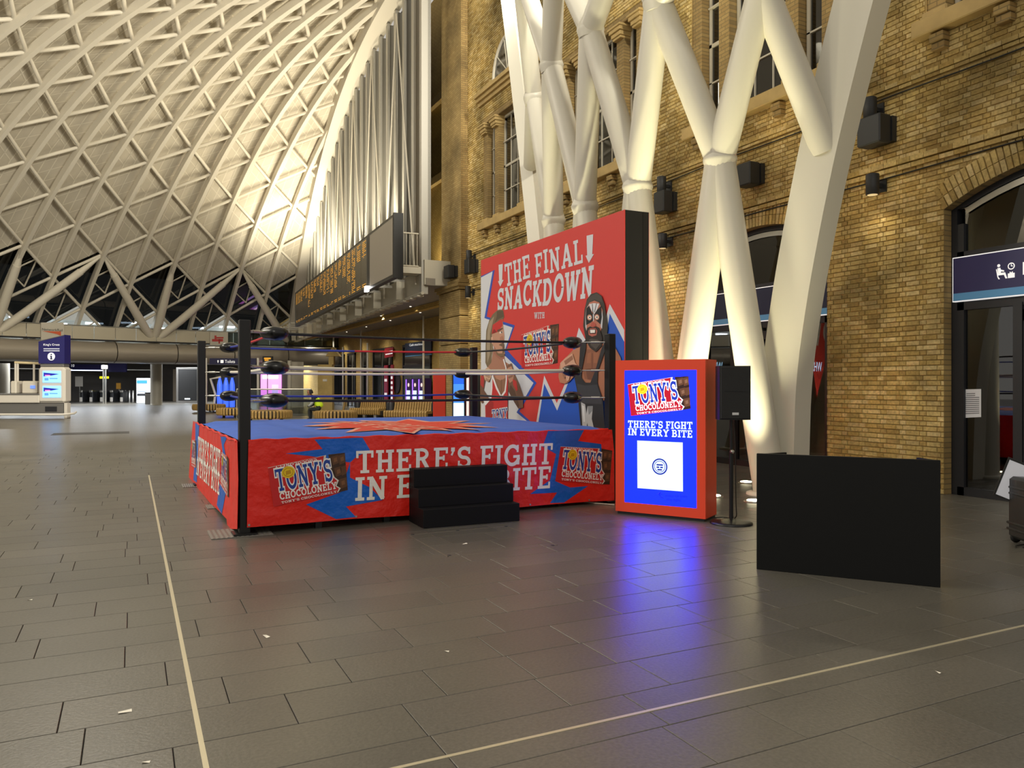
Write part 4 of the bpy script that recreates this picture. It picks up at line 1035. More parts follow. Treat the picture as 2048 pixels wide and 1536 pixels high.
def bar_print(parent, bl_, br_, tr_, tl_, n, o=.006, clipx=1.0, bright=False):
    """chocolate-bar picture: wrapper, lettering, seal, torn edge and bare chocolate"""
    Q = [bl_, br_, tr_, tl_]; m_ = MB()
    mats = [M_pred, M_foil, M_choc, M_choc2, M_print, M_pnavy, M_gold, M_gold2, M_choc3] if not bright else SCRM
    put_poly(m_, Q, [(.80, .02), (.97, .04), (1.0, .97), (.78, 1.0)], n, o, 3)
    for (x0, x1, y0, y1) in ((.82, .90, .72, .95), (.91, .99, .70, .95), (.84, .92, .42, .66), (.92, .985, .42, .66), (.88, .97, .1, .36)): put_poly(m_, Q, [(x0, y0), (x1, y0+.03), (x1+.005, y1), (x0-.01, y1-.02)], n, o+.001, 2)
    for (x0, y0) in ((.84, .78), (.93, .77), (.86, .48), (.90, .18)): put_poly(m_, Q, [(x0, y0), (x0+.045, y0+.02), (x0+.045, y0+.12), (x0, y0+.10)], n, o+.0015, 8)
    put_poly(m_, Q, [(0, 0), (.84, .03), (.88, .12), (.83, .2), (.87, .32), (.82, .42), (.80, .55), (.77, .66), (.76, .78), (.73, .86), (.75, 1.0), (.5, .985), (0, .96)], n, o+.001, 1)
    put_poly(m_, Q, [(0, 0), (.82, .03), (.855, .12), (.81, .2), (.845, .32), (.80, .42), (.775, .55), (.745, .66), (.735, .78), (.70, .86), (.72, .99), (.5, .98), (0, .95)], n, o+.002, 0)
    def sub(x0, y0, x1, y1, yr=0.):
        f = lambda x, y: Q[0].lerp(Q[1], x).lerp(Q[3].lerp(Q[2], x), y); return [f(x0, y0), f(x1, y0+yr), f(x1, y1+yr), f(x0, y1)]
    q = sub(.07, .34, .80, .88); put_word(m_, "TONY'S", q, n, o+.003, .07, 4); put_word(m_, "TONY'S", q, n, o+.004, 0., 5)
    put_word(m_, 'CHOCOLONELY', sub(.09, .13, .83, .30), n, o+.004, .01, 4)
    put_word(m_, "TONY'S CHOCOLONELY", sub(.10, .03, .82, .085), n, o+.004, .0, 4)
    put_word(m_, 'CHOCOLONELY', sub(.62, .965, .08, .91), n, o+.004, .0, 4)
    put_poly(m_, Q, ell(.24, .76, .085, .145, 20), n, o+.005, 6); put_poly(m_, Q, ell(.24, .76, .065, .11, 20), n, o+.006, 7); put_poly(m_, Q, ell(.24, .76, .055, .092, 20), n, o+.007, 6); put_poly(m_, Q, [(.205, .70), (.275, .72), (.27, .81), (.21, .80)], n, o+.008, 7)
    return m_.build('chocolate_bar_print', mats, parent)
bar_print(front, onF(547, 1013), onF(700, 982), onF(689, 903), onF(535, 932), nF)
bar_print(front, onF(1110, 961), onF(1222, 972), onF(1224, 899), onF(1121, 890), nF)
for (u, v) in ((498, 1050), (712, 1033), (1060, 1009), (1178, 1000)): MB().lathe(onF(u, v, .003), [(.012, 0), (.012, .004)], 10, 0, nF).build('eyelet', M_steel, front)
left = banner_sheet('side_banner', [(386, 842), (408, 853), (440, 866), (474, 881), (476, 960), (474, 1058), (455, 1058), (453, 1038), (438, 1022), (421, 1007), (406, 989), (392, 974), (377, 963), (381, 900)], onL, nL, M_red)
MB().flat([onL(u, v, .003) for (u, v) in [(391, 846), (399, 850), (396, 905), (394, 965), (387, 960), (391, 900)]]).build('lightning_print', M_rblue, left); MB().flat([onL(u, v, .003) for (u, v) in [(441, 868), (455, 873), (448, 890), (455, 930), (452, 985), (444, 1028), (434, 1010), (441, 960), (446, 905)]]).build('lightning_print', M_rblue, left)
le = MB(); put_word(le, "THERE'S FIGHT", [onL(395, 918), onL(441, 951), onL(442, 900), onL(397, 872)], nL, .006); put_word(le, 'IN EVERY BITE', [onL(393, 948), onL(440, 991), onL(441, 948), onL(395, 917)], nL, .006); le.build('slogan', M_print, left)
bar_print(left, onL(441, 968), onL(459, 1000), onL(458, 915), onL(444, 901), nL); bar_print(left, onL(383, 932), onL(394, 938), onL(393, 880), onL(385, 878), nL)
m_ = MB(); m_.tube([RA+nL*.08+dL*t+Vector((0, 0, RZ-.03+.01*math.sin(t*9))) for t in np.arange(0, 4.4, .12)], .014, 8); m_.build('rolled_edge', M_red, left)
for (p, q, nm) in ((RB, RC, 'side_banner'), (RC, RD, 'rear_banner')):
    d = (q-p).normalized(); n = Vector((d.y, -d.x, 0))
    MB().obox((p+q)/2+n*.09+Vector((0, 0, .56)), d, n, (0, 0, 1), (q-p).length/2-.08, .004, .42).build(nm, M_red, ring)
# ropes, turnbuckles and pads
M_ropek = mat('rope_black', '#161616', .5); M_ropew = mat('rope_white', '#d8d2c4', .55); M_roper = mat('rope_red', '#c3222a', .5); M_ropeb = mat('rope_blue', '#26379a', .5); M_pad = mat('pad_vinyl', '#0e0e0f', .28)
RH = (2.17, 1.785, 1.415)
DIA = .52
def corner_pad(p):
    c = (RA+RC)/2; return p+((c-p).normalized())*DIA
def rope_side(p, q, cols):
    a0, b0 = corner_pad(p), corner_pad(q)
    for h, cc in zip(RH, cols):
        a = a0+Vector((0, 0, h)); b = b0+Vector((0, 0, h))
        segs = [(0, .5, cc[0]), (.5, 1, cc[1])] if isinstance(cc, tuple) else [(0, 1, cc)]
        for (s0, s1, mt) in segs:
            pts = [a.lerp(b, s0+(s1-s0)*k/10)-Vector((0, 0, .02*math.sin(math.pi*(s0+(s1-s0)*k/10)))) for k in range(11)]
            MB().tube(pts, .016 if mt is not M_ropew else .021, 8).build('rope', mt, ring)
rope_side(RA, RB, (M_ropek, M_ropew, M_ropek)); rope_side(RC, RD, ((M_roper, M_ropeb), M_ropew, M_ropeb))
rope_side(RD, RA, ((M_ropeb, M_roper), M_ropew, M_ropeb)); rope_side(RB, RC, (M_ropek, M_ropew, M_ropek))
for p in POST:
    cp = corner_pad(p); dg = (cp-p).normalized(); pn = Vector((dg.y, -dg.x, 0))
    for h in RH:
        m_ = MB(); V = []; nu, nv = 20, 9                # stuffed pillow pad with pinched ends
        for j in range(nv+1):
            ph = -math.pi/2+math.pi*j/nv
            for i in range(nu):
                t = 2*math.pi*i/nu; cx_ = math.cos(ph)**.7*math.cos(t); sy_ = math.cos(ph)**.7*math.sin(t); k = 1+.05*math.sin(5*t+h*9)
                V.append(cp+dg*(cx_*.135*k)+pn*(sy_*.165*k)+Vector((0, 0, h+.078*math.sin(ph)*(1+.06*math.sin(3*t)))))
        m_.add(V, [(j*nu+i, j*nu+(i+1) % nu, (j+1)*nu+(i+1) % nu, (j+1)*nu+i) for j in range(nv) for i in range(nu)], 0, True); m_.build('turnbuckle_pad', M_pad, ring)
        m_ = MB(); m_.tube([p+dg*.06+Vector((0, 0, h)), p+dg*(DIA-.10)+Vector((0, 0, h))], .009, 6); m_.lathe(p+dg*.20+Vector((0, 0, h)), [(.016, -.06), (.016, .06)], 8, 0, dg)
        m_.build('turnbuckle', M_steel, ring)
# rubber mats under the post feet
M_rub = mat('grey_rubber', '#75716a', .8, var=.1, scale=20)
def ribbed_mat(x0, x1, y0, y1, lb):
    m_ = MB(); n = 13
    for k in range(n):
        a = x0+(x1-x0)*k/n; b = x0+(x1-x0)*(k+1)/n; m_.add([(a, y0, .001), (b, y0, .001), (b, y1, .001), (a, y1, .001), (a, y0, .006), ((a+b)/2, y0, .011), (b, y0, .006), (a, y1, .006), ((a+b)/2, y1, .011), (b, y1, .006)], [(4, 5, 8, 7), (5, 6, 9, 8), (0, 1, 6, 5, 4), (2, 3, 7, 8, 9), (0, 3, 7, 4), (1, 6, 9, 2)])
    m_.build('rubber_mat', M_rub, None, org=(x0, y0, 0), label=lb, cat='mat', group='rubber mats under the ring')
ribbed_mat(.74, 1.36, 8.50, 9.02, 'grey ribbed rubber mat under the nearest ring post'); ribbed_mat(.72, 1.12, 12.95, 13.4, 'grey ribbed rubber mat at the far left corner of the ring'); ribbed_mat(.88, 1.1, 10.6, 10.95, 'small dark ribbed rubber mat halfway along the left side of the ring')
# ------------------------------------------------------------------ black steps
M_blk = mat('matt_black', '#0a0a0b', .6, spec=.25)
st = thing('stage_steps', (3.5, 8.4, 0), 'black wooden three-step stair against the ring front', 'steps')
sd = Vector((1, -.02, 0)).normalized(); sn = Vector((.02, 1, 0)).normalized(); s0 = Vector((2.90, 8.12, 0)); L_ = 1.18
for k in range(3):
    dep = .17; z0 = .207*k; c = s0+sd*L_/2+sn*(dep*k+(.52-dep*k)/2)
    m_ = MB(); m_.bevbox(c+Vector((0, 0, z0+.1035)), sd, sn, (0, 0, 1), L_/2, (.52-dep*k)/2, .1035, .004); m_.build('step', M_blk, st)
# ------------------------------------------------------------------ billboard
BX0, BX1 = 6.55, 6.98
by1, by0 = AX(962, 520, BX0).y, AX(1249, 420, BX0).y; BZ = (AX(962, 520, BX0).z+AX(1249, 420, BX0).z)/2
bb = thing('billboard', ((BX0+BX1)/2, (by0+by1)/2, 0), 'tall red billboard with wrestler pictures standing behind the ring', 'billboard')
M_bbred = mat('billboard_red', '#cf3a36', .5); M_bbwhite = mat('billboard_white', '#d2d4da', .5); M_bbblue = mat('billboard_blue', '#1f55c0', .5); M_bbedge = mat('billboard_edge_blue', '#2a4fb5', .5)
MB().box(BX0+.012, BX1, by0, by1, 0.02, BZ).build('case', M_black, bb)
m_ = MB(); m_.box(BX1-.10, BX1+.006, by0-.004, by0+.0, .02, BZ); m_.build('corner_strip', M_rblack, bb)
art = MB().box(BX0, BX0+.012, by0, by1, .02, BZ).build('printed_face', M_bbred, bb)
nB = Vector((-1, 0, 0))
def onB(u, v, o=0.): return AX(u, v, BX0)+nB*o
def z8(p): return (940+p[0]*.29945, 420+p[1]*.29945)
def z5(p): return (955+p[0]*.1694, 590+p[1]*.1693)
def z6(p): return (1090+p[0]*.1954, 570+p[1]*.1953)
LY = [0.0]
def lay(name, polys, zf, mats=None):
    m_ = MB(); ml = []
    for (col, P) in polys:
        if col not in ml: ml.append(col)
        LY[0] += .0005; Q = [onB(*zf(p), LY[0]+.002) for p in P]
        for q in Q:
            q.y = min(max(q.y, by0+.002), by1-.002); q.z = min(max(q.z, .03), BZ-.002)
        m_.flat(Q, ml.index(col))
    cm = []
    for c in ml: cm.append(c if not isinstance(c, str) else mat('print_'+c.lstrip('#'), c, .5))
    return m_.build(name, cm, art)
bot = 1600
lay('lightning_print', [
    (M_bbedge, [(60, 447), (165, 400), (112, 712), (300, 770), (243, 930), (445, 1155), (330, 1345), (420, 1425), (430, bot), (40, bot)]),
    (M_bbwhite, [(60, 455), (152, 410), (97, 722), (285, 785), (225, 965), (425, 1155), (312, 1352), (400, 1425), (410, bot), (40, bot)]),
    (M_bbwhite, [(443, 1421), (497, 1105), (581, 1290), (640, 1150), (728, 785), (780, 880), (860, 880), (935, 628), (1040, 800), (1040, bot), (430, bot)]),
    (M_bbblue, [(457, 1425), (497, 1160), (583, 1340), (655, 1160), (690, 930), (728, 850), (765, 910), (900, 910), (935, 692), (1040, 880), (1040, bot), (450, bot)])], z8)
lay('long_haired_wrestler_print', [
    ('#77664c', [(230, 185), (270, 170), (305, 180), (318, 260), (300, 290), (205, 345), (172, 470), (172, 560), (190, 640), (172, 720), (165, 810), (120, 860), (95, 800), (98, 600), (105, 420), (140, 300), (180, 230)]),
    ('#a09078', [(140, 320), (200, 250), (180, 330), (150, 460), (150, 700), (120, 800), (112, 600), (120, 420)]),
    ('#5a4b38', [(232, 190), (300, 185), (312, 255), (250, 285), (205, 330), (230, 250)]),
    ('#8a7a60', [(180, 640), (195, 560), (180, 480), (168, 600), (160, 780), (172, 720)]),
    ('#a97761', [(190, 640), (320, 720), (330, 790), (400, 830), (430, 1000), (365, 1010), (355, 1190), (180, 1200), (170, 960), (70, 900), (130, 845), (165, 800)]),
    ('#c19078', [(202, 345), (300, 285), (312, 400), (322, 480), (318, 560), (302, 600), (330, 690), (300, 745), (240, 700), (200, 620), (172, 560), (176, 450)]),
    ('#a06a58', [(200, 600), (245, 690), (320, 730), (325, 785), (260, 760), (195, 690)]),
    ('#c4302e', [(185, 352), (285, 285), (300, 300), (300, 365), (235, 440), (172, 462)]),
    ('#8f2422', [(172, 462), (200, 400), (235, 440)]),
    ('#6b4436', [(235, 415), (300, 385), (305, 400), (245, 440)]), ('#e6ded6', [(262, 440), (300, 425), (305, 445), (270, 458)]), ('#33231c', [(283, 432), (298, 428), (298, 448), (285, 450)]),
    ('#d3a48c', [(165, 500), (190, 490), (195, 560), (180, 580), (165, 545)]),
    ('#b27a64', [(270, 500), (300, 480), (318, 540), (270, 545)]), ('#6f5540', [(255, 590), (310, 560), (322, 590), (322, 680), (300, 690), (300, 610)]), ('#7d6248', [(215, 660), (255, 690), (322, 690), (330, 720), (280, 735), (235, 705)]),
    ('#8d6650', [(195, 1000), (250, 930), (300, 1000), (345, 930), (350, 1080), (300, 1190), (250, 1130)]), ('#b98670', [(215, 920), (290, 900), (340, 920), (335, 980), (280, 1010), (225, 985)]), ('#7a523f', [(283, 1000), (292, 1000), (296, 1180), (284, 1180)]),
    ('#6e4c3b', [(60, 920), (130, 850), (180, 910), (150, 1030), (100, 1010), (80, 1120), (150, 1230), (60, 1280), (20, 1250), (25, 1020)]),
    ('#d0ad92', [(80, 900), (130, 850), (178, 900), (165, 980), (135, 1030), (100, 1010), (80, 960)]), ('#a98670', [(100, 930), (160, 955), (150, 985), (98, 960)]), ('#a98670', [(105, 975), (150, 1000), (138, 1028), (104, 1008)]),
    ('#b23434', [(48, 950), (85, 960), (80, 1100), (35, 1060)]),
    ('#7b5845', [(360, 830), (410, 805), (445, 930), (500, 1050), (545, 1180), (548, 1330), (490, 1342), (445, 1270), (375, 1140), (368, 1030)]),
    ('#5c4132', [(400, 1060), (450, 1130), (500, 1300), (490, 1342), (445, 1270), (375, 1140)]), ('#c08e76', [(355, 870), (410, 840), (440, 930), (430, 1010), (390, 1040), (360, 960)]), ('#8e6652', [(362, 905), (425, 890), (430, 915), (368, 935)]), ('#8e6652', [(368, 965), (425, 945), (428, 965), (378, 990)]),
    ('#bf3230', [(425, 990), (470, 1020), (485, 1120), (470, 1135), (430, 1060)]),
    ('#c02c2e', [(183, 950), (235, 1090), (288, 1200), (340, 1140), (352, 1000), (346, 870), (372, 1000), (368, 1130), (362, 1600), (110, 1600), (100, 1300), (162, 1240), (175, 1100)]),
    ('#a02426', [(110, 1300), (165, 1240), (200, 1270), (190, 1600), (110, 1600)]),
    ('#e8e6ea', [(78, 1240), (165, 1235), (105, 1305)]),
    ('#e4dfe2', [(176, 950), (194, 945), (245, 1090), (290, 1185), (330, 1130), (345, 1000), (340, 860), (310, 760), (326, 755), (354, 860), (360, 1000), (345, 1145), (292, 1220), (230, 1110)]),
    ('#e4dfe2', [(160, 1245), (176, 1100), (178, 960), (188, 960), (188, 1100), (172, 1250)])], z5)
m_ = MB(); q = [onB(*z5(p)) for p in ((180, 1465), (362, 1470), (362, 1335), (183, 1360))]
put_word(m_, 'TONY', q, nB, LY[0]+.003, .09, 0); put_word(m_, 'TONY', q, nB, LY[0]+.0035, 0., 1); m_.build('shirt_lettering', [M_bbwhite, M_pnavy], art)
lay('masked_wrestler_print', [
    ('#38342f', [(540, 75), (480, 95), (440, 150), (415, 260), (402, 420), (430, 560), (400, 680), (480, 660), (640, 560), (655, 440), (640, 330), (622, 200), (590, 110)]),
    ('#4a4540', [(470, 120), (540, 85), (590, 120), (600, 180), (520, 150), (450, 190), (425, 300), (420, 420), (412, 300), (440, 170)]),
    ('#a56c50', [(420, 600), (610, 600), (720, 620), (785, 740), (800, 800), (720, 800), (615, 1190), (560, 1080), (555, 1000), (390, 1000), (300, 900), (280, 690)]),
    ('#b77d5e', [(400, 620), (300, 665), (230, 740), (160, 830), (150, 940), (165, 1000), (215, 1012), (260, 990), (340, 900), (400, 830), (420, 700)]),
    ('#8a5840', [(430, 660), (600, 660), (560, 830), (490, 980), (420, 960), (392, 860)]), ('#7b4a35', [(490, 700), (505, 700), (500, 960), (488, 950)]), ('#9c6448', [(450, 700), (485, 690), (480, 800), (440, 800)]), ('#9c6448', [(510, 690), (570, 690), (545, 800), (512, 800)]), ('#6f4432', [(430, 860), (550, 850), (500, 970), (450, 965)]),
    ('#b9745e', [(470, 180), (520, 160), (570, 180), (605, 260), (600, 420), (570, 520), (500, 535), (440, 480), (426, 330), (438, 240)]),
    ('#c9cbd0', [(428, 330), (440, 240), (465, 200), (460, 260), (440, 340), (440, 470), (428, 430)]), ('#c9cbd0', [(600, 260), (608, 330), (600, 450), (585, 430), (590, 330)]),
    ('#17171a', [(440, 240), (465, 212), (490, 270), (512, 318), (545, 258), (590, 215), (598, 330), (585, 405), (548, 372), (520, 350), (490, 382), (436, 412), (432, 330)]),
    ('#d9dade', [(465, 197), (515, 187), (572, 192), (545, 262), (518, 300), (490, 262)]), ('#17171a', [(497, 195), (503, 194), (512, 300), (505, 300)]), ('#17171a', [(540, 190), (546, 191), (526, 280), (520, 282)]),
    ('#c9cbd0', [(506, 300), (520, 300), (516, 372), (509, 372)]),
    ('#c98d74', ell(472, 333, 25, 30, 14)), ('#c98d74', ell(548, 330, 25, 30, 14)), ('#efe9e0', ell(474, 333, 17, 18, 14)), ('#efe9e0', ell(548, 330, 17, 18, 14)), ('#1b1512', ell(476, 333, 7, 8, 10)), ('#1b1512', ell(550, 330, 7, 8, 10)),
    ('#b5574a', [(490, 395), (508, 378), (535, 392), (540, 420), (510, 430), (482, 422)]),
    ('#2a211d', [(452, 440), (480, 425), (510, 436), (545, 424), (575, 440), (605, 540), (600, 625), (540, 688), (480, 645), (430, 560), (440, 480)]), ('#b06052', [(462, 470), (480, 445), (535, 442), (555, 470), (545, 515), (500, 530), (465, 510)]), ('#2a1512', [(474, 455), (538, 452), (540, 500), (476, 500)]), ('#ebe7de', [(480, 460), (532, 458), (530, 490), (484, 492)]), ('#4b443f', [(470, 560), (500, 550), (560, 560), (590, 600), (540, 660), (490, 620)]),
    ('#26262a', [(380, 610), (440, 560), (440, 640), (396, 870), (392, 950), (432, 1000), (485, 1000), (540, 860), (600, 645), (645, 560), (645, 640), (562, 880), (556, 1000), (612, 1180), (640, 1600), (400, 1600), (372, 1320), (352, 1100), (318, 940), (365, 860)]),
    ('#3a3b40', [(345, 1010), (430, 1030), (550, 1020), (600, 1160), (600, 1220), (380, 1210), (360, 1110)]),
    ('#cfa288', [(175, 800), (230, 745), (300, 700), (330, 800), (378, 850), (370, 862), (300, 840), (262, 980), (240, 985), (225, 900), (180, 880)]), ('#9a6b54', [(215, 780), (300, 720), (310, 760), (230, 820)]), ('#9a6b54', [(185, 880), (250, 850), (262, 900), (215, 960)]),
    ('#b5b7ba', [(390, 1200), (432, 1222), (446, 1320), (456, 1240), (512, 1238), (500, 1370), (525, 1480), (465, 1480), (455, 1410), (442, 1480), (405, 1470)]), ('#84878b', [(456, 1240), (512, 1238), (505, 1290), (470, 1330)]), ('#d5d7da', [(400, 1230), (425, 1240), (432, 1400), (415, 1400)])], z6)
m_ = MB()
def zq(l): return [onB(*z8(p)) for p in l]
put_word(m_, 'THE FINAL', zq(((237, 508), (758, 350), (752, 186), (230, 358))), nB, .004, .0, 0, .04); put_word(m_, 'SNACKDOWN', zq(((182, 672), (820, 585), (830, 372), (186, 533))), nB, .004, .012, 0, .05)
put_word(m_, 'WITH', zq(((430, 728), (500, 722), (500, 682), (430, 684))), nB, .004)
for P in ([(192, 366), (220, 360), (216, 468), (226, 466), (203, 513), (188, 476), (196, 474)], [(780, 172), (824, 162), (818, 296), (830, 293), (795, 354), (773, 306), (784, 303)]): m_.flat([onB(*z8(p), .004) for p in P])
m_.build('headline', M_bbwhite, art)
bar_print(art, onB(1044, 736), onB(1118, 729), onB(1118, 645), onB(1043, 667), nB, .004)
# printed back of the billboard
bk_ = MB().box(BX1, BX1+.012, by0, by1, .02, BZ).build('rear_face', M_bbred, bb); nBk = Vector((1, 0, 0))
m_ = MB(); xb = BX1+.012
def bkq(y0, y1, z0, z1): return [Vector((xb, y0, z0)), Vector((xb, y1, z0)), Vector((xb, y1, z1)), Vector((xb, y0, z1))]
put_word(m_, 'THE FINAL', bkq(by0+.9, by1-.9, 3.2, 3.75), nBk, .004); put_word(m_, 'SNACKDOWN', bkq(by0+.8, by1-.8, 2.5, 3.1), nBk, .004); m_.build('rear_headline', M_bbwhite, bk_)
bar_print(bk_, *bkq(by0+1.6, by1-1.9, 1.2, 2.1), nBk, .004)
# ------------------------------------------------------------------ screen totem
t0, t1 = GZ(1231, 1027), GZ(1411, 1044.5); td = (t1-t0); td.z = 0; TW = td.length; td.normalize(); tn = Vector((td.y, -td.x, 0))
if tn.dot(-t0) < 0: tn = -tn
TZ = 1.89; tt = thing('screen_totem', (t0+t1)/2-tn*.2, 'red free-standing totem with a glowing blue screen beside the ring', 'screen')
M_tot = mat('totem_red', '#ea4a2c', .35)
cM = (t0+t1)/2-tn*.2
fr = MB()
def TP(s, z, o=0.): return t0+td*s+Vector((0, 0, z))+tn*o
sx0, sx1 = .115, TW-.105; pl = lambda u, v: PL(u, v, t0, tn)
sz0 = (pl(1250, 1003).z+pl(1394, 1018).z)/2; sz1 = (pl(1248, 740).z+pl(1392, 741).z)/2; sx0 = (pl(1249, 900)-t0).dot(td); sx1 = (pl(1393, 900)-t0).dot(td)
for (a, b, c, d) in ((0, sx0, .035, TZ), (sx1, TW, .035, TZ), (sx0, sx1, .035, sz0), (sx0, sx1, sz1, TZ)):
    fr.obox((TP(a, c, -.02)+TP(b, d, -.02))/2, td, tn, (0, 0, 1), (b-a)/2, .02, (d-c)/2)
fr.build('front_frame', M_tot, tt)
MB().obox(TP(TW/2, TZ/2+.0175, -.23), td, tn, (0, 0, 1), TW/2, .18, TZ/2-.0175).build('cabinet', M_tot, tt)
MB().obox(TP(TW/2, .0175, -.22), td, tn, (0, 0, 1), TW/2-.02, .20, .0175).build('plinth', M_dark, tt)
def em(name, c, e): return mat(name, '#000000' if 0 else c, .25, emit=e)
SE = .62
M_sblue = em('screen_blue', '#0412ff', 4.0); M_swhite = em('screen_white', '#cfe6ff', SE); M_snavy = em('screen_navy', '#0a1a8c', .7)
SCRM = [em('screen_bar_red', '#b80c2a', .45), em('screen_foil', '#e6e6f2', .5), em('screen_choc', '#5b3a2a', .6), em('screen_choc_dark', '#2e1a18', .5), em('screen_letter_white', '#eef2ff', SE), em('screen_letter_navy', '#1a35b8', .5), em('screen_gold', '#f0d020', .9), em('screen_gold_dark', '#b88c10', .8), em('screen_choc_light', '#7d5a48', .6)]
scr = MB().obox((TP(sx0, sz0, -.015)+TP(sx1, sz1, -.015))/2, td, tn, (0, 0, 1), (sx1-sx0)/2, .01, (sz1-sz0)/2).build('lit_screen', M_sblue, tt)
def onT(u, v): return PL(u, v, t0-tn*.005, tn)
bar_print(scr, onT(1262, 832), onT(1386, 820), onT(1377, 750), onT(1255, 766), tn, .001, bright=True)
m_ = MB(); put_word(m_, "THERE'S FIGHT", [onT(1256, 855), onT(1385, 858.5), onT(1385, 844), onT(1256, 841)], tn, .001, .01); put_word(m_, 'IN EVERY BITE', [onT(1256, 870), onT(1385, 875.5), onT(1385, 861), onT(1256, 856.5)], tn, .001, .01); m_.build('screen_slogan', M_swhite, scr)
m_ = MB(); q = [onT(1275, 976), onT(1366, 983), onT(1365.5, 885), onT(1274.5, 881)]; put_poly(m_, q, [(0, 0), (1, 0), (1, 1), (0, 1)], tn, .001, 0)
for (r0, w_, mi) in ((.155, .028, 1), (.115, .012, 1)):
    for p in stroke_polys(arc(.5, .48, r0, r0, 0, 360, 30), w_): put_poly(m_, q, [(v.x, v.y) for v in p], tn, .002, mi)
for (x, y, w_, h_) in ((.43, .50, .14, .03), (.43, .45, .06, .03), (.51, .45, .06, .03), (.45, .40, .10, .03)): put_poly(m_, q, [(x, y), (x+w_, y), (x+w_, y+h_), (x, y+h_)], tn, .002, 1)
m_.build('emblem_panel', [M_swhite, M_snavy], scr)
m_ = MB(); sans(m_, 'scan to join', [onT(1331, 995), onT(1374, 997), onT(1374, 990.5), onT(1331, 988.5)], tn, .001); sans(m_, 'the fight', [onT(1333, 1003), onT(1362, 1004.5), onT(1362, 997.5), onT(1333, 996)], tn, .001)
ar = [(1327, 996), (1321, 994), (1319, 989), (1320, 986)]
m_.tube([onT(*p)+tn*.001 for p in ar], .004, 4); m_.tube([onT(1315, 989)+tn*.001, onT(1320, 985)+tn*.001, onT(1324, 989)+tn*.001], .004, 4); m_.build('screen_small_print', M_snavy, scr)
# ------------------------------------------------------------------ loudspeaker on its stand
sp = Vector((6.18, 6.87, 0)); stand = thing('speaker_stand', sp, 'black round-based speaker stand beside the red screen totem', 'stand')
M_stand = mat('stand_black', '#1c1c1e', .35, .3)
MB().lathe(sp, [(.24, 0), (.24, .015), (.21, .03), (.06, .045), (.03, .06)], 28).build('round_base', M_stand, stand)
MB().tube([sp+Vector((0, 0, .05)), sp+Vector((0, 0, .82))], .024, 12).build('lower_tube', M_stand, stand)
MB().tube([sp+Vector((0, 0, .8)), sp+Vector((0, 0, 1.195))], .017, 12).build('upper_tube', M_stand, stand)
MB().lathe(sp+Vector((-.02, -.03, .83)), [(.022, 0), (.022, .03), (.012, .045)], 10, 0, (-.4, -.9, 0)).build('clamp_knob', M_steel, stand)
vdir = Vector((sp.x, sp.y, 0)).normalized(); fd = -(vdir*.93+Vector((vdir.y, -vdir.x, 0))*-.25).normalized(); fs = Vector((-fd.y, fd.x, 0))
spk = thing('loudspeaker', sp+Vector((0, 0, 1.19)), 'black loudspeaker cabinet mounted on the round-based stand', 'speaker')
c = sp+Vector((0, 0, 1.50)); m_ = MB()
P = [(-.175, .16), (.175, .16), (.175, -.02), (.11, -.17), (-.11, -.17), (-.175, -.02)]; bot_ = [c+fs*a+fd*b-Vector((0, 0, .305)) for a, b in P]
m_.prism(bot_, (0, 0, .61)); m_.build('cabinet', mat('speaker_black', '#17181a', .45), spk)
m_ = MB(); m_.bevbox(c+fd*.165, fs, fd, (0, 0, 1), .165, .012, .295, .008); gr = m_.build('grille', mat('speaker_grille', '#0f1011', .6, bump=.3, bscale=300), spk)
MB().obox(c+fd*.178+Vector((0, 0, .02)), fs, fd, (0, 0, 1), .12, .003, .004).build('ridge', M_stand, spk)
m_ = MB(); q0 = c+fd*.179-Vector((0, 0, .235)); m_.obox(q0, fs, fd, (0, 0, 1), .036, .003, .014); m_.build('badge', mat('badge_silver', '#d8d8d8', .3, .5), spk)
cb = thing('speaker_cable', sp+Vector((.2, .1, 0)), 'thin black cable trailing from the speaker stand across the floor', 'cable')
pts = [GZ(1424, 1037)+Vector((0, 0, .01)), GZ(1440, 1036.5)+Vector((0, 0, .012)), GZ(1455, 1037)+Vector((0, 0, .012)), sp+Vector((.06, -.03, .05)), sp+Vector((.07, 0, .2)), sp+Vector((.03, -.04, .6)), sp+Vector((.03, -.02, 1.15))]
for _ in range(2):
    Q = [pts[0]]
    for a, b in zip(pts[:-1], pts[1:]): Q += [a.lerp(b, .25), a.lerp(b, .75)]
    pts = Q+[pts[-1]]
MB().tube(pts, .006, 6).build('flex', M_cable, cb)
# ------------------------------------------------------------------ black counter (front with folded wings)
q0, q1 = GZ(1513, 1138.5), GZ(1881, 1175.5); kd = q1-q0; kd.z = 0; KL = kd.length; kd.normalize(); kn = Vector((kd.y, -kd.x, 0))
if kn.dot(-q0) < 0: kn = -kn
ct = thing('black_counter', (q0+q1)/2, 'waist-high black folding counter standing alone on the right', 'counter')
M_ctr = mat('counter_black', '#060708', .5, bump=.03, bscale=3, spec=.25)
MB().bevbox((q0+q1)/2-kn*.02+Vector((0, 0, .5)), kd, kn, (0, 0, 1), KL/2, .02, .5, .003).build('front_panel', M_ctr, ct)
MB().bevbox(q0+kd*.13-kn*.16+Vector((0, 0, .5)), kd*.55-kn*.8, kn*.55+kd*.8, (0, 0, 1), .14, .012, .497, .003).build('side_wing', M_ctr, ct)
MB().bevbox(q1-kd*.09-kn*.14+Vector((0, 0, .5)), kd*.5+kn*.85, kn*.5-kd*.85, (0, 0, 1), .12, .012, .497, .003).build('side_wing', M_ctr, ct)
MB().obox((q0+q1)/2-kn*.06+Vector((0, 0, .35)), kd, kn, (0, 0, 1), KL/2-.05, .02, .03).build('batten', M_ctr, ct)
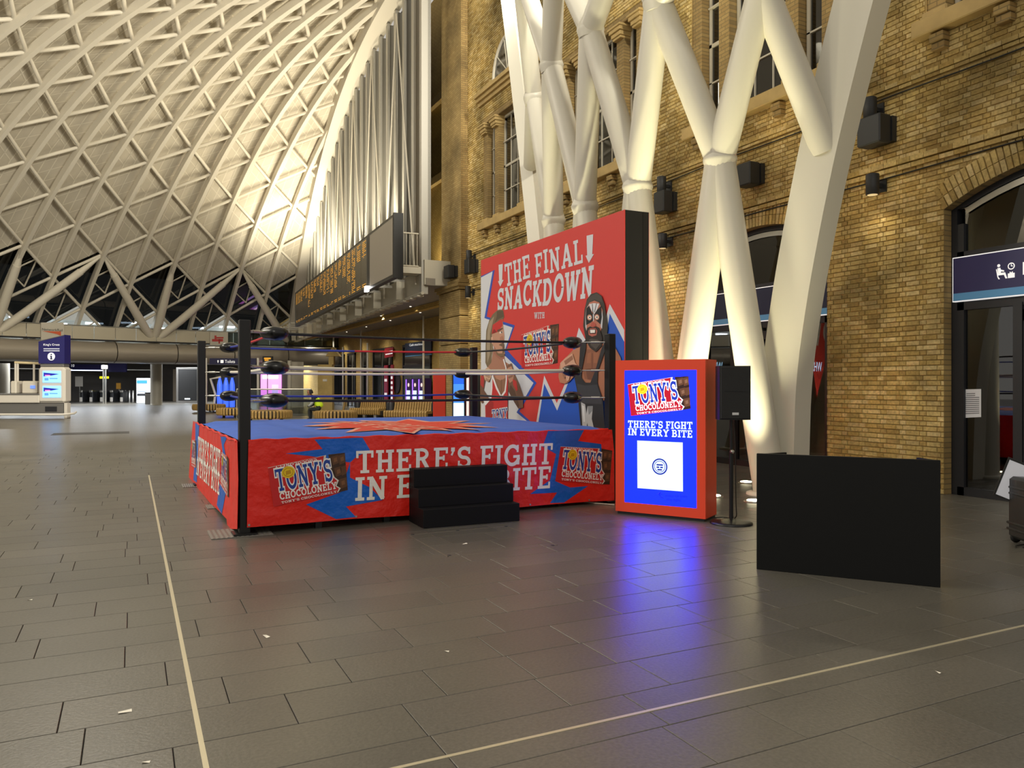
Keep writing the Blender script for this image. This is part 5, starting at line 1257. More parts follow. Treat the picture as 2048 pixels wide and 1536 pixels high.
# ------------------------------------------------------------------ flight case with a white panel leaning on it
fc = Vector((8.02, 4.62, 0)); cs_ = thing('flight_case', fc, 'black moulded equipment case on wheels at the right edge of the picture', 'case')
M_case = mat('case_plastic', '#1b1c1e', .42); cd = Vector((.86, -.5, 0)).normalized(); cn = Vector((cd.y, -cd.x, 0))
cc = fc+cd*.12; 
MB().bevbox(cc+Vector((0, 0, .36)), cd, cn, (0, 0, 1), .26, .18, .31, .03).build('shell', M_case, cs_)
for z in (.14, .20, .50, .56): MB().bevbox(cc+Vector((0, 0, z)), cd, cn, (0, 0, 1), .268, .188, .012, .006).build('rib', M_case, cs_)
for (a, z) in ((-.17, .60), (.12, .60), (-.2, .30)): MB().bevbox(cc+cd*a+cn*.19+Vector((0, 0, z)), cd, cn, (0, 0, 1), .03, .012, .05, .005).build('latch', mat('latch_grey', '#8d8f92', .3, .6), cs_)
for a in (-.2, .2):
    for b in (-.14, .14): MB().lathe(cc+cd*a+cn*b+Vector((0, 0, .05))-cn*.015, [(.03, 0), (.05, .006), (.05, .024), (.03, .03)], 16, 0, cn).build('wheel', M_rblack, cs_)
pp = [AX(1987, 990, 8.0), AX(2062, 1020, 8.0), AX(2095, 945, 8.0), AX(2016, 915, 8.0)]
pp = [PL(u, v, Vector((7.95, 4.85, .7)), Vector((.80, .55, 0)).normalized()) for (u, v) in ((1986, 990), (2066, 1022), (2098, 946), (2017, 914))]
pn_ = thing('display_sheet', sum(pp, Vector())/4, 'tilted white sheet with a black rim propped on the equipment case', 'display')
nw = Vector((.80, .55, 0)).normalized(); cen = sum(pp, Vector())/4
MB().prism(pp, nw*.03).build('rim', M_black, pn_)
MB().flat([cen.lerp(p, .90)-nw*.004 for p in pp]).build('white_face', mat('panel_white', '#b9bac2', .4, emit=.12), pn_)
wc = [fc+Vector((-.05-.14*math.cos(t)-.1, .05*math.sin(t)-.02, .012)) for t in np.linspace(0, 5.5, 20)]
MB().tube(wc, .006, 6).build('cable_loop', M_cable, None, org=wc[0], label='loop of thin black cable on the floor beside the equipment case', cat='cable')
# ------------------------------------------------------------------ wall lamps and speakers on the brick wall
M_fix = mat('fixture_grey', '#2b2c2e', .5)
def wall_lamp(u, v, h, lb, x=WX, updown=True, power=30, r=.10):
    p = AX(u, v, x-.22); L = thing('wall_lamp', Vector((x, p.y, p.z)), lb, 'light', 'cylinder lamps on the brick wall')
    hz = h/2
    MB().lathe(p-Vector((0, 0, hz)), [(r*.9, 0), (r, .01), (r, h-.01), (r*.9, h)], 18).build('cylinder', M_fix, L)
    MB().box(p.x, x, p.y-.03, p.y+.03, p.z-.03, p.z+.03).build('arm', M_fix, L); MB().box(x-.03, x, p.y-.09, p.y+.09, p.z-.10, p.z+.10).build('back_plate', M_fix, L)
    MB().lathe(p-Vector((0, 0, hz+.004)), [(r*.75, 0), (r*.75, .006)], 16).build('lens', mat('lamp_lens', '#ffe6b0', .4, emit=.3), L)
    spot_lamp(p-Vector((.05, 0, hz+.03)), p+Vector((-.9, 0, -3)), power*.6, 150, (1, .88, .62), 1.0, .1)
def wall_box(u, v, w_, h_, lb, x=WX):
    p = AX(u, v, x-.22); L = thing('wall_speaker', Vector((x, p.y, p.z)), lb, 'speaker', 'square boxes on the brick wall')
    MB().bevbox(Vector((x-.23, p.y, p.z)), (0, 1, 0), (1, 0, 0), (0, 0, 1), w_/2, .13, h_/2, .02).build('housing', M_fix, L)
    MB().box(x-.10, x, p.y-w_*.55, p.y+w_*.55, p.z-h_*.42, p.z+h_*.45).build('mounting', M_fix, L)
wall_lamp(1740, 217, .33, 'upper black cylinder lamp above the large square box by the white edge column', power=22)
wall_lamp(1745, 369, .32, 'lower black cylinder lamp on the brick between the two arched doors', power=55)
wall_lamp(1323, 371, .38, 'black cylinder lamp above the square box right of the billboard top', power=22)
wall_lamp(1325, 482, .32, 'lower black cylinder lamp right of the billboard edge', power=50)
wall_lamp(938, 513, .42, 'black cylinder lamp above the box at the brick pier', power=22); wall_lamp(936, 584, .40, 'lowest black cylinder lamp beside the brick pier', power=50)
wall_box(1748, 263, .42, .44, 'large black square box under a cylinder lamp beside the white edge column'); wall_box(1497, 350, .36, .42, 'black square box on the brick seen between the white tubes'); wall_box(1327, 405, .36, .46, 'black square box right of the billboard top'); wall_box(940, 533, .40, .5, 'black square box left of the billboard top'); wall_box(899, 544, .45, .45, 'black square box on the front of the brick pier', PX)
# ================================================================== FAR HALL
# ------------------------------------------------------------------ information kiosk
kb = GZ(141, 837); kx = Vector((-CS, SN, 0)); ky = Vector((SN, CS, 0))      # runs leftwards across the view, depth away
KD = kb.dot(ky); 
def kp(u, v, o=0.):                              # point in the kiosk's front plane
    return PL(u, v, kb+ky*o, ky)
ki = thing('information_kiosk', kb+kx*1.6, 'white curved information desk at the far left with two lit screens', 'kiosk')
M_kw = mat('kiosk_white', '#cfc9bf', .35); M_kst = mat('kiosk_steel', '#7d7b78', .35, .5)
def kbox(u0, v0, u1, v1, dep, mt, nm, par, o=0., bv=.02):
    a = kp(u0, v1, o); b = kp(u1, v0, o); c = (a+b)/2+ky*dep/2
    return MB().bevbox(c, kx, ky, (0, 0, 1), abs((b-a).dot(kx))/2, dep/2, abs(b.z-a.z)/2, bv).build(nm, mt, par)
kbox(75, 734, 129, 806, .62, M_kw, 'tower_body', ki, 0, .10); kbox(-60, 789, 78, 806, .62, M_kw, 'desk_front', ki, .0, .03); kbox(-60, 806, 128, 830, .5, M_kst, 'plinth', ki, .12, .02); kbox(128, 806, 134, 837, .3, M_kw, 'plinth_post', ki, .05, .01)
kbox(-60, 787, 78, 790, .7, M_kst, 'desk_top', ki, -.03, .01); kbox(90, 813, 113, 823, .05, M_dark, 'vent_grille', ki, .09, .005)
kbox(80, 728, 127, 734, .5, M_kst, 'tower_collar', ki, .1, .02)
for v0 in (742, 772):
    s = kbox(85, v0, 121, v0+23, .06, mat('kiosk_screen', '#6fb2f5', .3, emit=1.3), 'display_screen', ki, -.03, .005); m_ = MB()
    m_.flat([kp(u, v, -.035) for (u, v) in ((87, v0+3), (119, v0+6), (104, v0+9), (87, v0+11))], 0); m_.flat([kp(u, v, -.04) for (u, v) in ((90, v0+8), (100, v0+8), (100, v0+10), (90, v0+10))], 1); m_.flat([kp(u, v, -.035) for (u, v) in ((89, v0+14), (97, v0+14), (97, v0+19), (89, v0+19))], 2); m_.flat([kp(u, v, -.035) for (u, v) in ((99, v0+14), (115, v0+14), (115, v0+16), (99, v0+16))], 2)
    m_.build('screen_graphic', [mat('screen_dark_navy', '#1a1a80', .4, emit=.8), mat('screen_pink', '#ff6aa0', .4, emit=1.), mat('screen_mid_blue', '#4a7ad0', .4, emit=.8)], s)
MB().tube([kp(-60, 829, -.5), kp(125, 829, -.5), kp(148, 827, -.2), kp(152, 824, .6)], .05, 8).build('bumper_rail', M_kw, ki)
for u in (5, 35, 75, 100, 122): MB().tube([kp(u, 829, -.5), kp(u, 829, .15)], .03, 6).build('rail_bracket', M_dark, ki)
sg = thing('information_sign', kp(110, 728, .3), 'navy slanted information sign on top of the white desk', 'sign')
P = [(77, 727), (129, 727), (129, 669.5), (77, 682)]
MB().prism([kp(u, v, .15) for (u, v) in P], ky*.5).build('sign_body', mat('kiosk_navy', '#211f63', .35), sg)
MB().prism([kp(u, v, .13) for (u, v) in ((77, 681.5), (128, 669.5), (128, 671), (77, 683))], ky*.03).build('sign_edge', M_kst, sg)
m_ = MB(); sans(m_, "King's Cross", [kp(87, 692.5, .12), kp(119, 692.5, .12), kp(119, 687, .12), kp(87, 687, .12)], -ky, .0)
for v in (697, 701): m_.flat([kp(u, w_, .12) for (u, w_) in ((87, v), (119, v), (119, v+1.2), (87, v+1.2))])
m_.flat([kp(102.5+7.5*math.cos(t), 713+8*math.sin(t), .12) for t in np.linspace(0, 6.1, 20)], 0)
m_.flat([kp(*p, .10) for p in ((101, 711.5), (104, 711.5), (104, 717.5), (105.5, 717.5), (105.5, 719), (99.8, 719), (99.8, 717.5), (101, 717.5), (101, 713), (100, 713), (100, 711.5))], 1); m_.flat([kp(102.5+1.6*math.cos(t), 708.8+1.5*math.sin(t), .10) for t in np.linspace(0, 6, 10)], 1)
m_.build('sign_lettering', [M_signwhite, mat('sign_ink', '#1b1b50', .4)], sg)
for (u0, u1, lb) in ((20, 32, 'small beige terminal at the left end of the information desk'), (43, 73, 'large pale ticket printer on the information desk')):
    r = kbox(u0, 762, u1, 788, .5, mat('terminal_beige', '#c9c2b4', .4), 'desk_terminal', None, .4, .04) if 0 else None
    a = kp(u0, 787.5, .5); b = kp(u1, 762, .5); root = thing('desk_terminal', (a+b)/2-Vector((0, 0, (b.z-a.z)/2)), lb, 'terminal', 'machines on the information desk')
    MB().bevbox((a+b)/2+ky*.3, kx, ky, (0, 0, 1), abs((b-a).dot(kx))/2, .3, (b.z-a.z)/2, .05).build('casing', mat('terminal_beige', '#cfc8ba', .4), root)
    if u0 > 30:
        a2 = kp(61, 777, .48); b2 = kp(70, 771, .48); MB().obox((a2+b2)/2, kx, ky, (0, 0, 1), abs((b2-a2).dot(kx))/2, .02, abs(b2.z-a2.z)/2).build('small_screen', mat('blue_small_screen', '#5a78d8', .4, emit=.8), root)
fm = thing('desk_goalpost', kp(50, 788, .9), 'white goalpost-shaped rail standing on the information desk', 'rail')
for u in (31, 35.5, 68): MB().tube([kp(u, 788, .9), kp(u, 724, .9)], .05, 8).build('upright', M_kw, fm)
MB().tube([kp(30, 725, .9), kp(80, 727, .9)], .06, 8).build('crossbar', mat('crossbar_cream', '#d3c29a', .4), fm)
# Network rail panel on the gallery
p0 = AR(104, 662, RG+.3); th = math.atan2(p0.x-AXC[0], p0.y-AXC[1]); ex = Vector((math.cos(th), -math.sin(th), 0)); nn_ = Vector((-math.sin(th), -math.cos(th), 0))
def gp(u, v, o=0.): return PL(u, v, p0+nn_*o, nn_)
ad = thing('gallery_sign', gp(104, 680), 'pale sign panel with an orange rail emblem on the gallery front', 'sign')
MB().prism([gp(*p) for p in ((82, 685), (128, 685), (128, 645), (82, 645))], -nn_*.05).build('panel', mat('sign_grey', '#b9b2a2', .5), ad)
m_ = MB(); sans(m_, 'NetworkRail', [gp(84, 661), gp(125, 663), gp(125, 658), gp(84, 656)], nn_, .02); m_.flat([gp(*p, .02) for p in ((84, 662), (122, 663), (122, 670))], 1); m_.flat([gp(*p, .025) for p in ((104, 664.5), (122, 668), (122, 671.5))], 1); m_.build('emblem', [mat('sign_black', '#1a1a1a', .5), mat('rail_orange', '#c8562a', .5)], ad)
p0 = AR(440, 680, RG+.3); th = math.atan2(p0.x-AXC[0], p0.y-AXC[1]); nn_ = Vector((-math.sin(th), -math.cos(th), 0))
ad = thing('gallery_banner', gp(438, 688), 'pale gallery panel with a small red emblem above the toilets sign', 'sign')
MB().prism([gp(*p) for p in ((420, 690), (456, 690), (456, 664), (420, 664))], -nn_*.05).build('panel', mat('sign_grey', '#b9b2a2', .5), ad)
m_ = MB()
for P in (((424, 683), (446, 683), (446, 678), (424, 678)), ((429, 678), (433, 678), (433, 671), (429, 671)), ((433, 674), (447, 674), (447, 677), (433, 677)), ((437, 687), (440, 687), (440, 678), (437, 678))): m_.flat([gp(*p, .02) for p in P])
m_.build('emblem', mat('emblem_red', '#b3302c', .5), ad)
# ------------------------------------------------------------------ columns below the gallery
M_col = mat('column_grey', '#b3ada0', .45)
for (u, v, r, lb) in ((313, 810, .42, 'round pale column below the gallery beside the white ticket machine'), (7, 812, .4, 'round grey column at the left edge behind the information desk'), (592, 815, .5, 'thick grey round column right of the pink-lit booth'), (579, 818, .13, 'thin white pole just left of the thick grey column')):
    p = GZ(u, v); z1 = 3.1
    c = thing('round_column', p, lb, 'column', 'columns below the gallery'); MB().tube([p, p+Vector((0, 0, z1))], r, 20).build('shaft', M_col, c); MB().lathe(p, [(r*1.08, 0), (r*1.08, .06), (r, .08)], 20).build('base_ring', M_col, c)
pl_ = GZ(209, 808); c = thing('sign_mast', pl_, 'slim steel mast with a small head in front of the ticket gates', 'mast')
for d_ in (-.09, .09): MB().tube([pl_+kx*d_, pl_+kx*d_+Vector((0, 0, 2.95))], .06, 8).build('tube', M_steel, c)
MB().bevbox(pl_+Vector((0, 0, 2.95)), kx, ky, (0, 0, 1), .2, .15, .16, .04).build('head', M_kw, c)
# ticket gates
M_gate = mat('gate_dark', '#3a3b3d', .35, .4)
names = ['first from the information desk', 'second from the information desk', 'third from the information desk, left of the steel mast', 'fourth from the information desk, right of the steel mast', 'last one before the metal bollards']
for k, u in enumerate((162, 182, 203, 223, 243)):
    p = GZ(u, 804); g = thing('ticket_gate', p, 'chrome-ended dark ticket gate, '+names[k], 'ticket gate', 'row of ticket gates')
    MB().bevbox(p+ky*.8+Vector((0, 0, .5)), kx, ky, (0, 0, 1), .14, .8, .5, .05).build('body', M_gate, g); MB().bevbox(p-ky*.02+Vector((0, 0, .22)), kx, ky, (0, 0, 1), .12, .04, .2, .03).build('kick_plate', M_kw, g); MB().bevbox(p+Vector((0, 0, .95)), kx, ky, (0, 0, 1), .15, .10, .12, .05).build('chrome_head', M_steel, g)
    if k < 4: MB().obox(p-kx*.55+ky*.8+Vector((0, 0, .55)), kx, ky, (0, 0, 1), .4, .02, .35).build('paddle', M_shopglass, g)
for k, u in enumerate((251, 259, 266)):
    p = GZ(u, 803.5); MB().lathe(p, [(.09, 0), (.09, 1.0), (.05, 1.05)], 10).build('bollard', M_steel, None, org=p, label='steel bollard right of the ticket gates, '+('nearest the gates', 'middle one', 'nearest the white ticket machine')[k], cat='bollard', group='steel bollards')
tmv = GZ(284, 806); g = thing('ticket_machine', tmv, 'white and blue lit ticket machine left of the round column', 'machine')
def fbox(base, w_, h_, dep, mt, nm, par, z=0., o=0., bv=.01, dx=0.): return MB().bevbox(base+kx*dx+ky*(o+dep/2)+Vector((0, 0, z+h_/2)), kx, ky, (0, 0, 1), w_/2, dep/2, h_/2, bv).build(nm, mt, par)
fbox(tmv, .95, 2.1, .8, mat('machine_white', '#cdd3da', .4), 'casing', g); fbox(tmv, .85, .28, .03, mat('machine_blue', '#2a78c8', .4, emit=.5), 'header', g, 1.65, -.03); fbox(tmv, .85, .12, .03, mat('machine_lights', '#e8ffff', .4, emit=1.5), 'header_lights', g, 1.92, -.03); fbox(tmv, .8, .6, .03, mat('machine_panel', '#9fb0d0', .4, emit=.3), 'touch_panel', g, .95, -.03); fbox(tmv, .8, .16, .03, M_dark, 'tray', g, .62, -.03)
lb_ = GZ(295, 808.5); g = thing('litter_bin', lb_, 'grey litter bin with a dark lid before the ticket machine', 'bin'); fbox(lb_, .4, .85, .4, M_kst, 'bin_body', g); fbox(lb_, .46, .08, .44, M_black, 'bin_lid', g, .85)
for (u0, u1, v0, v1, mt, lb, cat) in ((151, 165, 753, 773, M_kw, 'white notice box above the gates beside the information desk', 'notice'), (233, 241, 766, 778, mat('yellow_sign', '#b8862c', .5), 'ochre notice on a pale post behind the gates', 'sign'), (200, 217, 753, 757, mat('yellow_lit', '#f3e814', .4, emit=1.5), 'bright yellow lit pointer on the steel mast', 'sign')):
    p = GZ((u0+u1)/2, 803); a = PL(u0, v1, p, ky); b = PL(u1, v0, p, ky); root = thing('hall_notice', Vector(((a.x+b.x)/2, (a.y+b.y)/2, a.z)), lb, cat)
    MB().obox((a+b)/2, kx, ky, (0, 0, 1), abs((b-a).dot(kx))/2, .06, (b.z-a.z)/2).build('panel', mt, root)
    if a.z > .2: MB().tube([Vector(((a.x+b.x)/2, (a.y+b.y)/2, 0))+ky*.1, (a+b)/2+ky*.1], .03, 6).build('post', M_steel, root)
# platform sign under the gallery with number
ps = AR(175, 740, 56); 
m_ = MB(); 
def hp(u, v, o=0.): return PL(u, v, GZ(200, 803)+ky*o, ky)
pf = thing('platform_sign', hp(100, 742), 'long navy platform sign hung under the gallery above the gates', 'sign')
MB().prism([hp(*p) for p in ((12, 738), (206, 740), (206, 729), (12, 727))], ky*.2).build('panel', M_navy, pf); MB().prism([hp(*p, -.02) for p in ((12, 740), (206, 742), (206, 740), (12, 738))], ky*.2).build('lit_edge', mat('lit_edge', '#dfeaff', .4, emit=1.2), pf)
m_ = MB(); sans(m_, '10', [hp(143, 734), hp(149, 734), hp(149, 728.5), hp(143, 728.5)], -ky, .02); m_.build('number', M_signwhite, pf)
MB().prism([hp(*p, .5) for p in ((216, 744), (252, 744), (252, 726), (216, 726))], ky*.2).build('blank_end', M_navy, pf)
# lit doorway screens in the back
ds = GZ(375, 806); g = thing('dark_display', ds, 'tall dark display window with a faint glow near the far left ring post', 'display'); fbox(ds, 1.9, 3.0, .4, M_kst, 'surround', g); fbox(ds, 1.55, 2.65, .02, M_black, 'dark_glass', g, .2, -.02); fbox(ds, .45, .10, .02, mat('glow_patch', '#dff2ff', .4, emit=2), 'lit_patch', g, .3, -.045)
cw = GZ(430, 806)
for k, (u, wd) in enumerate(((332, .5), (352, .6), (290, .7))):
    p = GZ(u, 803); g = thing('wall_pilaster', p+ky*2, ('brown cladding strip right of the round pale column', 'grey cladding strip left of the dark display', 'pale lilac wall strip behind the ticket machine')[k], 'cladding'); fbox(p+ky*2, wd, 3.0, .4, mat(('brown_strip', 'grey_strip', 'lilac_strip')[k], ('#5d5140', '#7b7a7c', '#8f8ca5')[k], .5), 'panel', g)
# toilets sign, posts
tp = GZ(436, 822)
def tpn(u, v, o=0.): return PL(u, v, tp+ky*o, ky)
sg = thing('toilets_sign', tp, 'navy toilets direction sign between two white posts', 'sign')
MB().prism([tpn(*p) for p in ((419, 729), (512, 729), (512, 716.5), (419, 716.5))], ky*.12).build('panel', mat('sign_navy_dark', '#14143f', .4), sg)
m_ = MB(); sans(m_, 'Toilets', [tpn(450, 726), tpn(470, 726), tpn(470, 720), tpn(450, 720)], -ky, .01); m_.flat([tpn(*p, -.01) for p in ((441, 726), (447, 726), (447, 720), (441, 720))]); m_.flat([tpn(*p, -.01) for p in ((434, 722.5), (436, 720), (438, 722.5), (436.7, 722.5), (436.7, 725.5), (435.3, 725.5), (435.3, 722.5))]); m_.build('lettering', M_signwhite, sg)
for u in (412, 516): MB().tube([tpn(u, 818), tpn(u, 716)], .07, 8).build('post', M_kw, sg)
wv = GZ(452, 823)
g = thing('bottle_display', wv, 'display of blue glowing bottle-shaped panels beside the far left ring post', 'display'); fbox(wv, 1.3, 2.05, .5, M_dark, 'housing', g, .1, .12)
for k in range(3): MB().lathe(wv+kx*(.36-.36*k)+Vector((0, 0, .25)), [(.15, 0), (.16, .5), (.15, 1.3), (.1, 1.55), (.07, 1.65), (.07, 1.72)], 12).build('blue_bottle', mat('bottle_blue', '#3a5fd8', .3, emit=.7), g)
MB().tube([wv+kx*.75+Vector((0, 0, .0)), wv+kx*.62+Vector((0, 0, 1.0)), wv+kx*.9+Vector((0, 0, 1.9)), wv+kx*.3+Vector((0, 0, 2.0))], .07, 8).build('white_frame', M_kw, g)
pk = GZ(548, 812); g = thing('pink_booth', pk, 'booth glowing pink and violet behind the ring ropes', 'booth'); fbox(pk, 2.3, 2.7, .8, mat('booth_grey', '#6a646a', .5), 'surround', g); fbox(pk, 1.5, 2.0, .05, mat('booth_pink', '#e07ae0', .4, emit=1.6), 'lit_wall', g, .3, -.05, dx=.2); fbox(pk, 1.1, .22, .05, mat('booth_top', '#fff0f4', .4, emit=3), 'light_box', g, 2.0, -.1, dx=.25); fbox(pk, .45, 1.0, .05, mat('booth_door', '#c8a8f8', .4, emit=1.2), 'door', g, .55, -.1, dx=-.1)
ld = GZ(535, 820); g = thing('train_indicator', ld, 'small black indicator with orange lettering on a thin pole', 'sign')
MB().tube([ld, ld+Vector((0, 0, 3.1))], .03, 6).build('pole', M_steel, g); fbox(ld, .62, .36, .15, M_black, 'casing', g, 2.95); fbox(ld, .42, .10, .02, M_amber, 'amber_line', g, 3.12, -.03); fbox(ld, .25, .08, .02, M_amber, 'amber_line', g, 3.02, -.03, dx=.05)
gs = GZ(548, 836); g = thing('glass_screen', gs, 'low glass screen with a steel top rail behind the near ropes', 'screen'); w_ = 1.75
for a in (-w_, w_): MB().tube([gs+kx*a, gs+kx*a+Vector((0, 0, 1.35))], .035, 8).build('post', M_steel, g)
MB().tube([gs+kx*-w_+Vector((0, 0, 1.35)), gs+kx*w_+Vector((0, 0, 1.35))], .04, 8).build('top_rail', M_steel, g); MB().obox(gs+Vector((0, 0, .7)), kx, ky, (0, 0, 1), w_-.05, .01, .6).build('glass', glass_mat('screen_glass', '#cfd6d4', .7, .05), g)
# sandstone pier with plate and little pediment beyond
sp_ = GZ(650, 822); g = thing('stone_pier', sp_, 'sandy stone pier with a small plaque and a gabled cap', 'pier'); fbox(sp_, .86, 2.75, .5, mat('sandstone', '#b59c62', .8, var=.15, scale=2), 'shaft', g); fbox(sp_, .26, .14, .02, M_kw, 'plaque', g, 1.75, -.03)
fbox(sp_, .3, .5, .4, mat('sandstone', '#b59c62', .8), 'neck', g, 2.75, .05, dx=-.35); MB().prism([sp_-kx*.02+Vector((0, 0, 3.25)), sp_-kx*.86+Vector((0, 0, 3.25)), sp_-kx*.44+Vector((0, 0, 3.8))], ky*.6).build('gable', mat('sandstone', '#a08a56', .8), g)
# ------------------------------------------------------------------ steel posts before the shops
for k, u in enumerate((667, 686, 722, 735, 847)):
    p = AX(u, 768, SX-.75); p.z = 0; c = thing('steel_post', p, 'tall shiny steel post before the shop wall, '+('leftmost of five', 'second from the left', 'third from the left', 'fourth from the left', 'in front of the purple machines')[k], 'post', 'steel posts before the shops')
    MB().tube([p, p+Vector((0, 0, SOF if k in (0, 2, 4) else 4.2))], .06, 10).build('tube', mat('bright_steel', '#d8d4c8', .3, .5), c); MB().lathe(p, [(.12, 0), (.12, .03), (.06, .05)], 12).build('base', M_steel, c)
# shop signs and machines on the first bay
s1 = thing('shop_sign', AX(836, 697, SX-.15), 'navy shop fascia with white lettering over the purple machines', 'sign')
def sq(u, v, o=0.): return AX(u, v, SX-.13-o)
MB().prism([sq(*p) for p in ((810, 712), (862, 708), (862, 680), (810, 687))], (.05, 0, 0)).build('fascia', mat('shop_navy', '#1c2740', .4), s1)
m_ = MB(); sans(m_, 'Cash machine', [sq(819, 692.5), sq(845, 690), sq(845, 685.5), sq(819, 688)], (-1, 0, 0), .01); m_.build('lettering', M_signwhite, s1)
MB().prism([sq(*p, .01) for p in ((810, 713.5), (862, 709.5), (862, 708), (810, 712))], (.05, 0, 0)).build('blue_edge', M_sky, s1)
for k, u in enumerate((817, 830, 843)):
    p = AX(u, 768, SX-.55); p.z = 0; g = thing('cash_machine', p, 'purple cash machine with a lit screen, '+('leftmost of three', 'middle one of three', 'rightmost of three by the steel post')[k], 'machine', 'purple cash machines')
    MB().bevbox(p+Vector((.2, 0, .95)), (0, 1, 0), (1, 0, 0), (0, 0, 1), .42, .2, .95, .02).build('cabinet', mat('machine_purple', '#2c1250', .4), g); MB().box(p.x-.03, p.x-.0, p.y-.25, p.y+.25, .35, 1.25).build('lit_screen', mat('machine_screen', '#b8c8e8', .4, emit=.9), g)
    MB().box(p.x-.03, p.x, p.y+.33, p.y+.41, .1, 1.85).build('violet_strip', mat('violet_strip', '#8a5ae8', .4, emit=1.2), g); MB().lathe((p.x-.03, p.y-.05, 1.55), [(.10, 0), (.10, .02)], 12, 0, (1, 0, 0)).build('emblem', mat('machine_emblem', '#f2c8c0', .4, emit=.8), g)
pq = AX(795, 766, SX-.03); MB().lathe(pq, [(.62, 0), (.66, -.02), (.66, -.05), (.6, -.06)], 30, 0, (1, 0, 0)).build('round_plaque', mat('plaque_black', '#202022', .5), None, org=pq, label='large round black plaque on the brick between the shop windows', cat='plaque')
s2 = thing('red_shop_sign', AX(777, 705, SX-.12), 'red sign with white stripes in the upper shop window', 'sign'); MB().prism([sq(*p) for p in ((769, 716), (786, 713), (786, 694), (769, 697))], (.04, 0, 0)).build('panel', mat('shop_red', '#a8222c', .4), s2); m_ = MB(); m_.flat([sq(*p, .01) for p in ((771, 703), (785, 700.5), (785, 702.5), (771, 705))]); m_.flat([sq(*p, .01) for p in ((771, 708), (785, 705.5), (785, 707.5), (771, 710))]); m_.build('white_stripe', M_signwhite, s2)
for k, (u0, u1) in enumerate(((768, 775), (781, 786))):
    a = AX(u0, 768, SX-.2); b = AX(u1, 768, SX-.2); root = thing('red_poster', Vector((a.x, (a.y+b.y)/2, 0)), ('tall red poster column left of the white-edged shop door', 'tall red poster with white lettering beside the round plaque')[k], 'poster'); MB().box(a.x, a.x+.06, b.y, a.y, .0, 2.75).build('panel', mat('poster_red', '#a5172a', .4), root)
    m_ = MB(); yc = (a.y+b.y)/2; h_ = (a.y-b.y)*.36
    for z in ((1.75, .9) if k == 0 else (1.9, 1.6, 1.3, 1.0, .7)): m_.box(a.x-.006, a.x, yc-h_, yc+h_, z, z+.16)
    m_.build('white_print', M_signwhite, root)
# red advertising pillar, vending machines
rp = AX(877, 768, 13.5); rp.z = 0; rp = Vector((12.3, 33.0, 0)); 
def atd(u, d): r = (u-1024)/F_PX; return Vector((SN+r*CS, CS-r*SN, 0))*d
def vbox(u0, u1, d, z0, z1, dep, mt, nm, par, o=0., bv=.01):
    a, b = atd(u0, d), atd(u1, d); return MB().bevbox((a+b)/2+ky*(o+dep/2)+Vector((0, 0, (z0+z1)/2)), kx, ky, (0, 0, 1), (b-a).length/2, dep/2, (z1-z0)/2, bv).build(nm, mt, par)
g = thing('red_pillar', atd(878, 25.6), 'plain tall red advertising pillar beyond the ring', 'pillar'); vbox(866, 891, 25.6, .05, 2.1, .3, mat('pillar_red', '#d93a22', .4), 'body', g); vbox(867, 890, 25.6, 0, .05, .25, M_dark, 'plinth', g, .02)
g = thing('blue_vending_machine', atd(917, 24.6), 'blue lit drinks machine right of the red pillar', 'machine'); vbox(904, 931, 24.6, 0, 1.95, .7, M_dark, 'casing', g); vbox(907, 928, 24.6, .1, 1.0, .03, mat('vend_light', '#bcd8f6', .4, emit=.9), 'lower_display', g, -.03); vbox(907, 928, 24.6, 1.0, 1.6, .03, mat('vend_blue_mid', '#3a7ae0', .4, emit=.8), 'middle_display', g, -.03); vbox(907, 928, 24.6, 1.6, 2.0, .03, mat('vend_blue', '#1a56c8', .4, emit=.7), 'upper_display', g, -.03)
g = thing('red_vending_machine', atd(941, 24.3), 'red drinks machine half hidden by the far right ring post', 'machine'); vbox(932, 950, 24.3, 0, 1.95, .7, mat('vend_red', '#8e1c22', .4), 'casing', g); vbox(933, 938, 24.3, .15, 1.85, .03, mat('vend_white', '#d8d4d0', .4, emit=.5), 'lettered_strip', g, -.03)
# ------------------------------------------------------------------ slatted benches
M_slat = mat('bench_wood', '#a5854c', .55, var=.18, scale=6); M_slatd = mat('bench_gap', '#231b12', .7)
def straight_bench(pa, pb, lb, back=True):
    pa, pb = Vector(pa), Vector(pb); d = (pb-pa).normalized(); n = Vector((d.y, -d.x, 0))
    if n.dot(-pa) < 0: n = -n
    L = (pb-pa).length; root = thing('slatted_bench', (pa+pb)/2, lb, 'bench', 'slatted wooden benches'); ns = int(L/.13)
    MB().obox((pa+pb)/2+Vector((0, 0, .25)), d, n, (0, 0, 1), L/2, .20, .10).build('core', M_slatd, root)
    sm = MB(); prof = [(.30, .16), (.34, .22), (.34, .40), (.30, .46), (-.22, .46), (-.26, .5), (-.34, .86), (-.40, .86), (-.36, .40), (-.3, .16)]
    sm.prism([n*a+Vector((0, 0, b))-d*.045 for a, b in prof], d*.09); me = sm.mesh('slat', M_slat)
    for k in range(ns): shared('slat', me, pa+d*(.13*k+.07), root)
    for t in (.15, .5, .85): MB().obox(pa.lerp(pb, t)+Vector((0, 0, .08)), d, n, (0, 0, 1), .06, .22, .08).build('leg', M_dark, root)
    for t in (0., 1.): MB().lathe(pa.lerp(pb, t)-n*.3+Vector((0, 0, .16)), [(.16, 0), (.16, .6), (.10, .72)], 10).build('end_cap', M_dark, root)
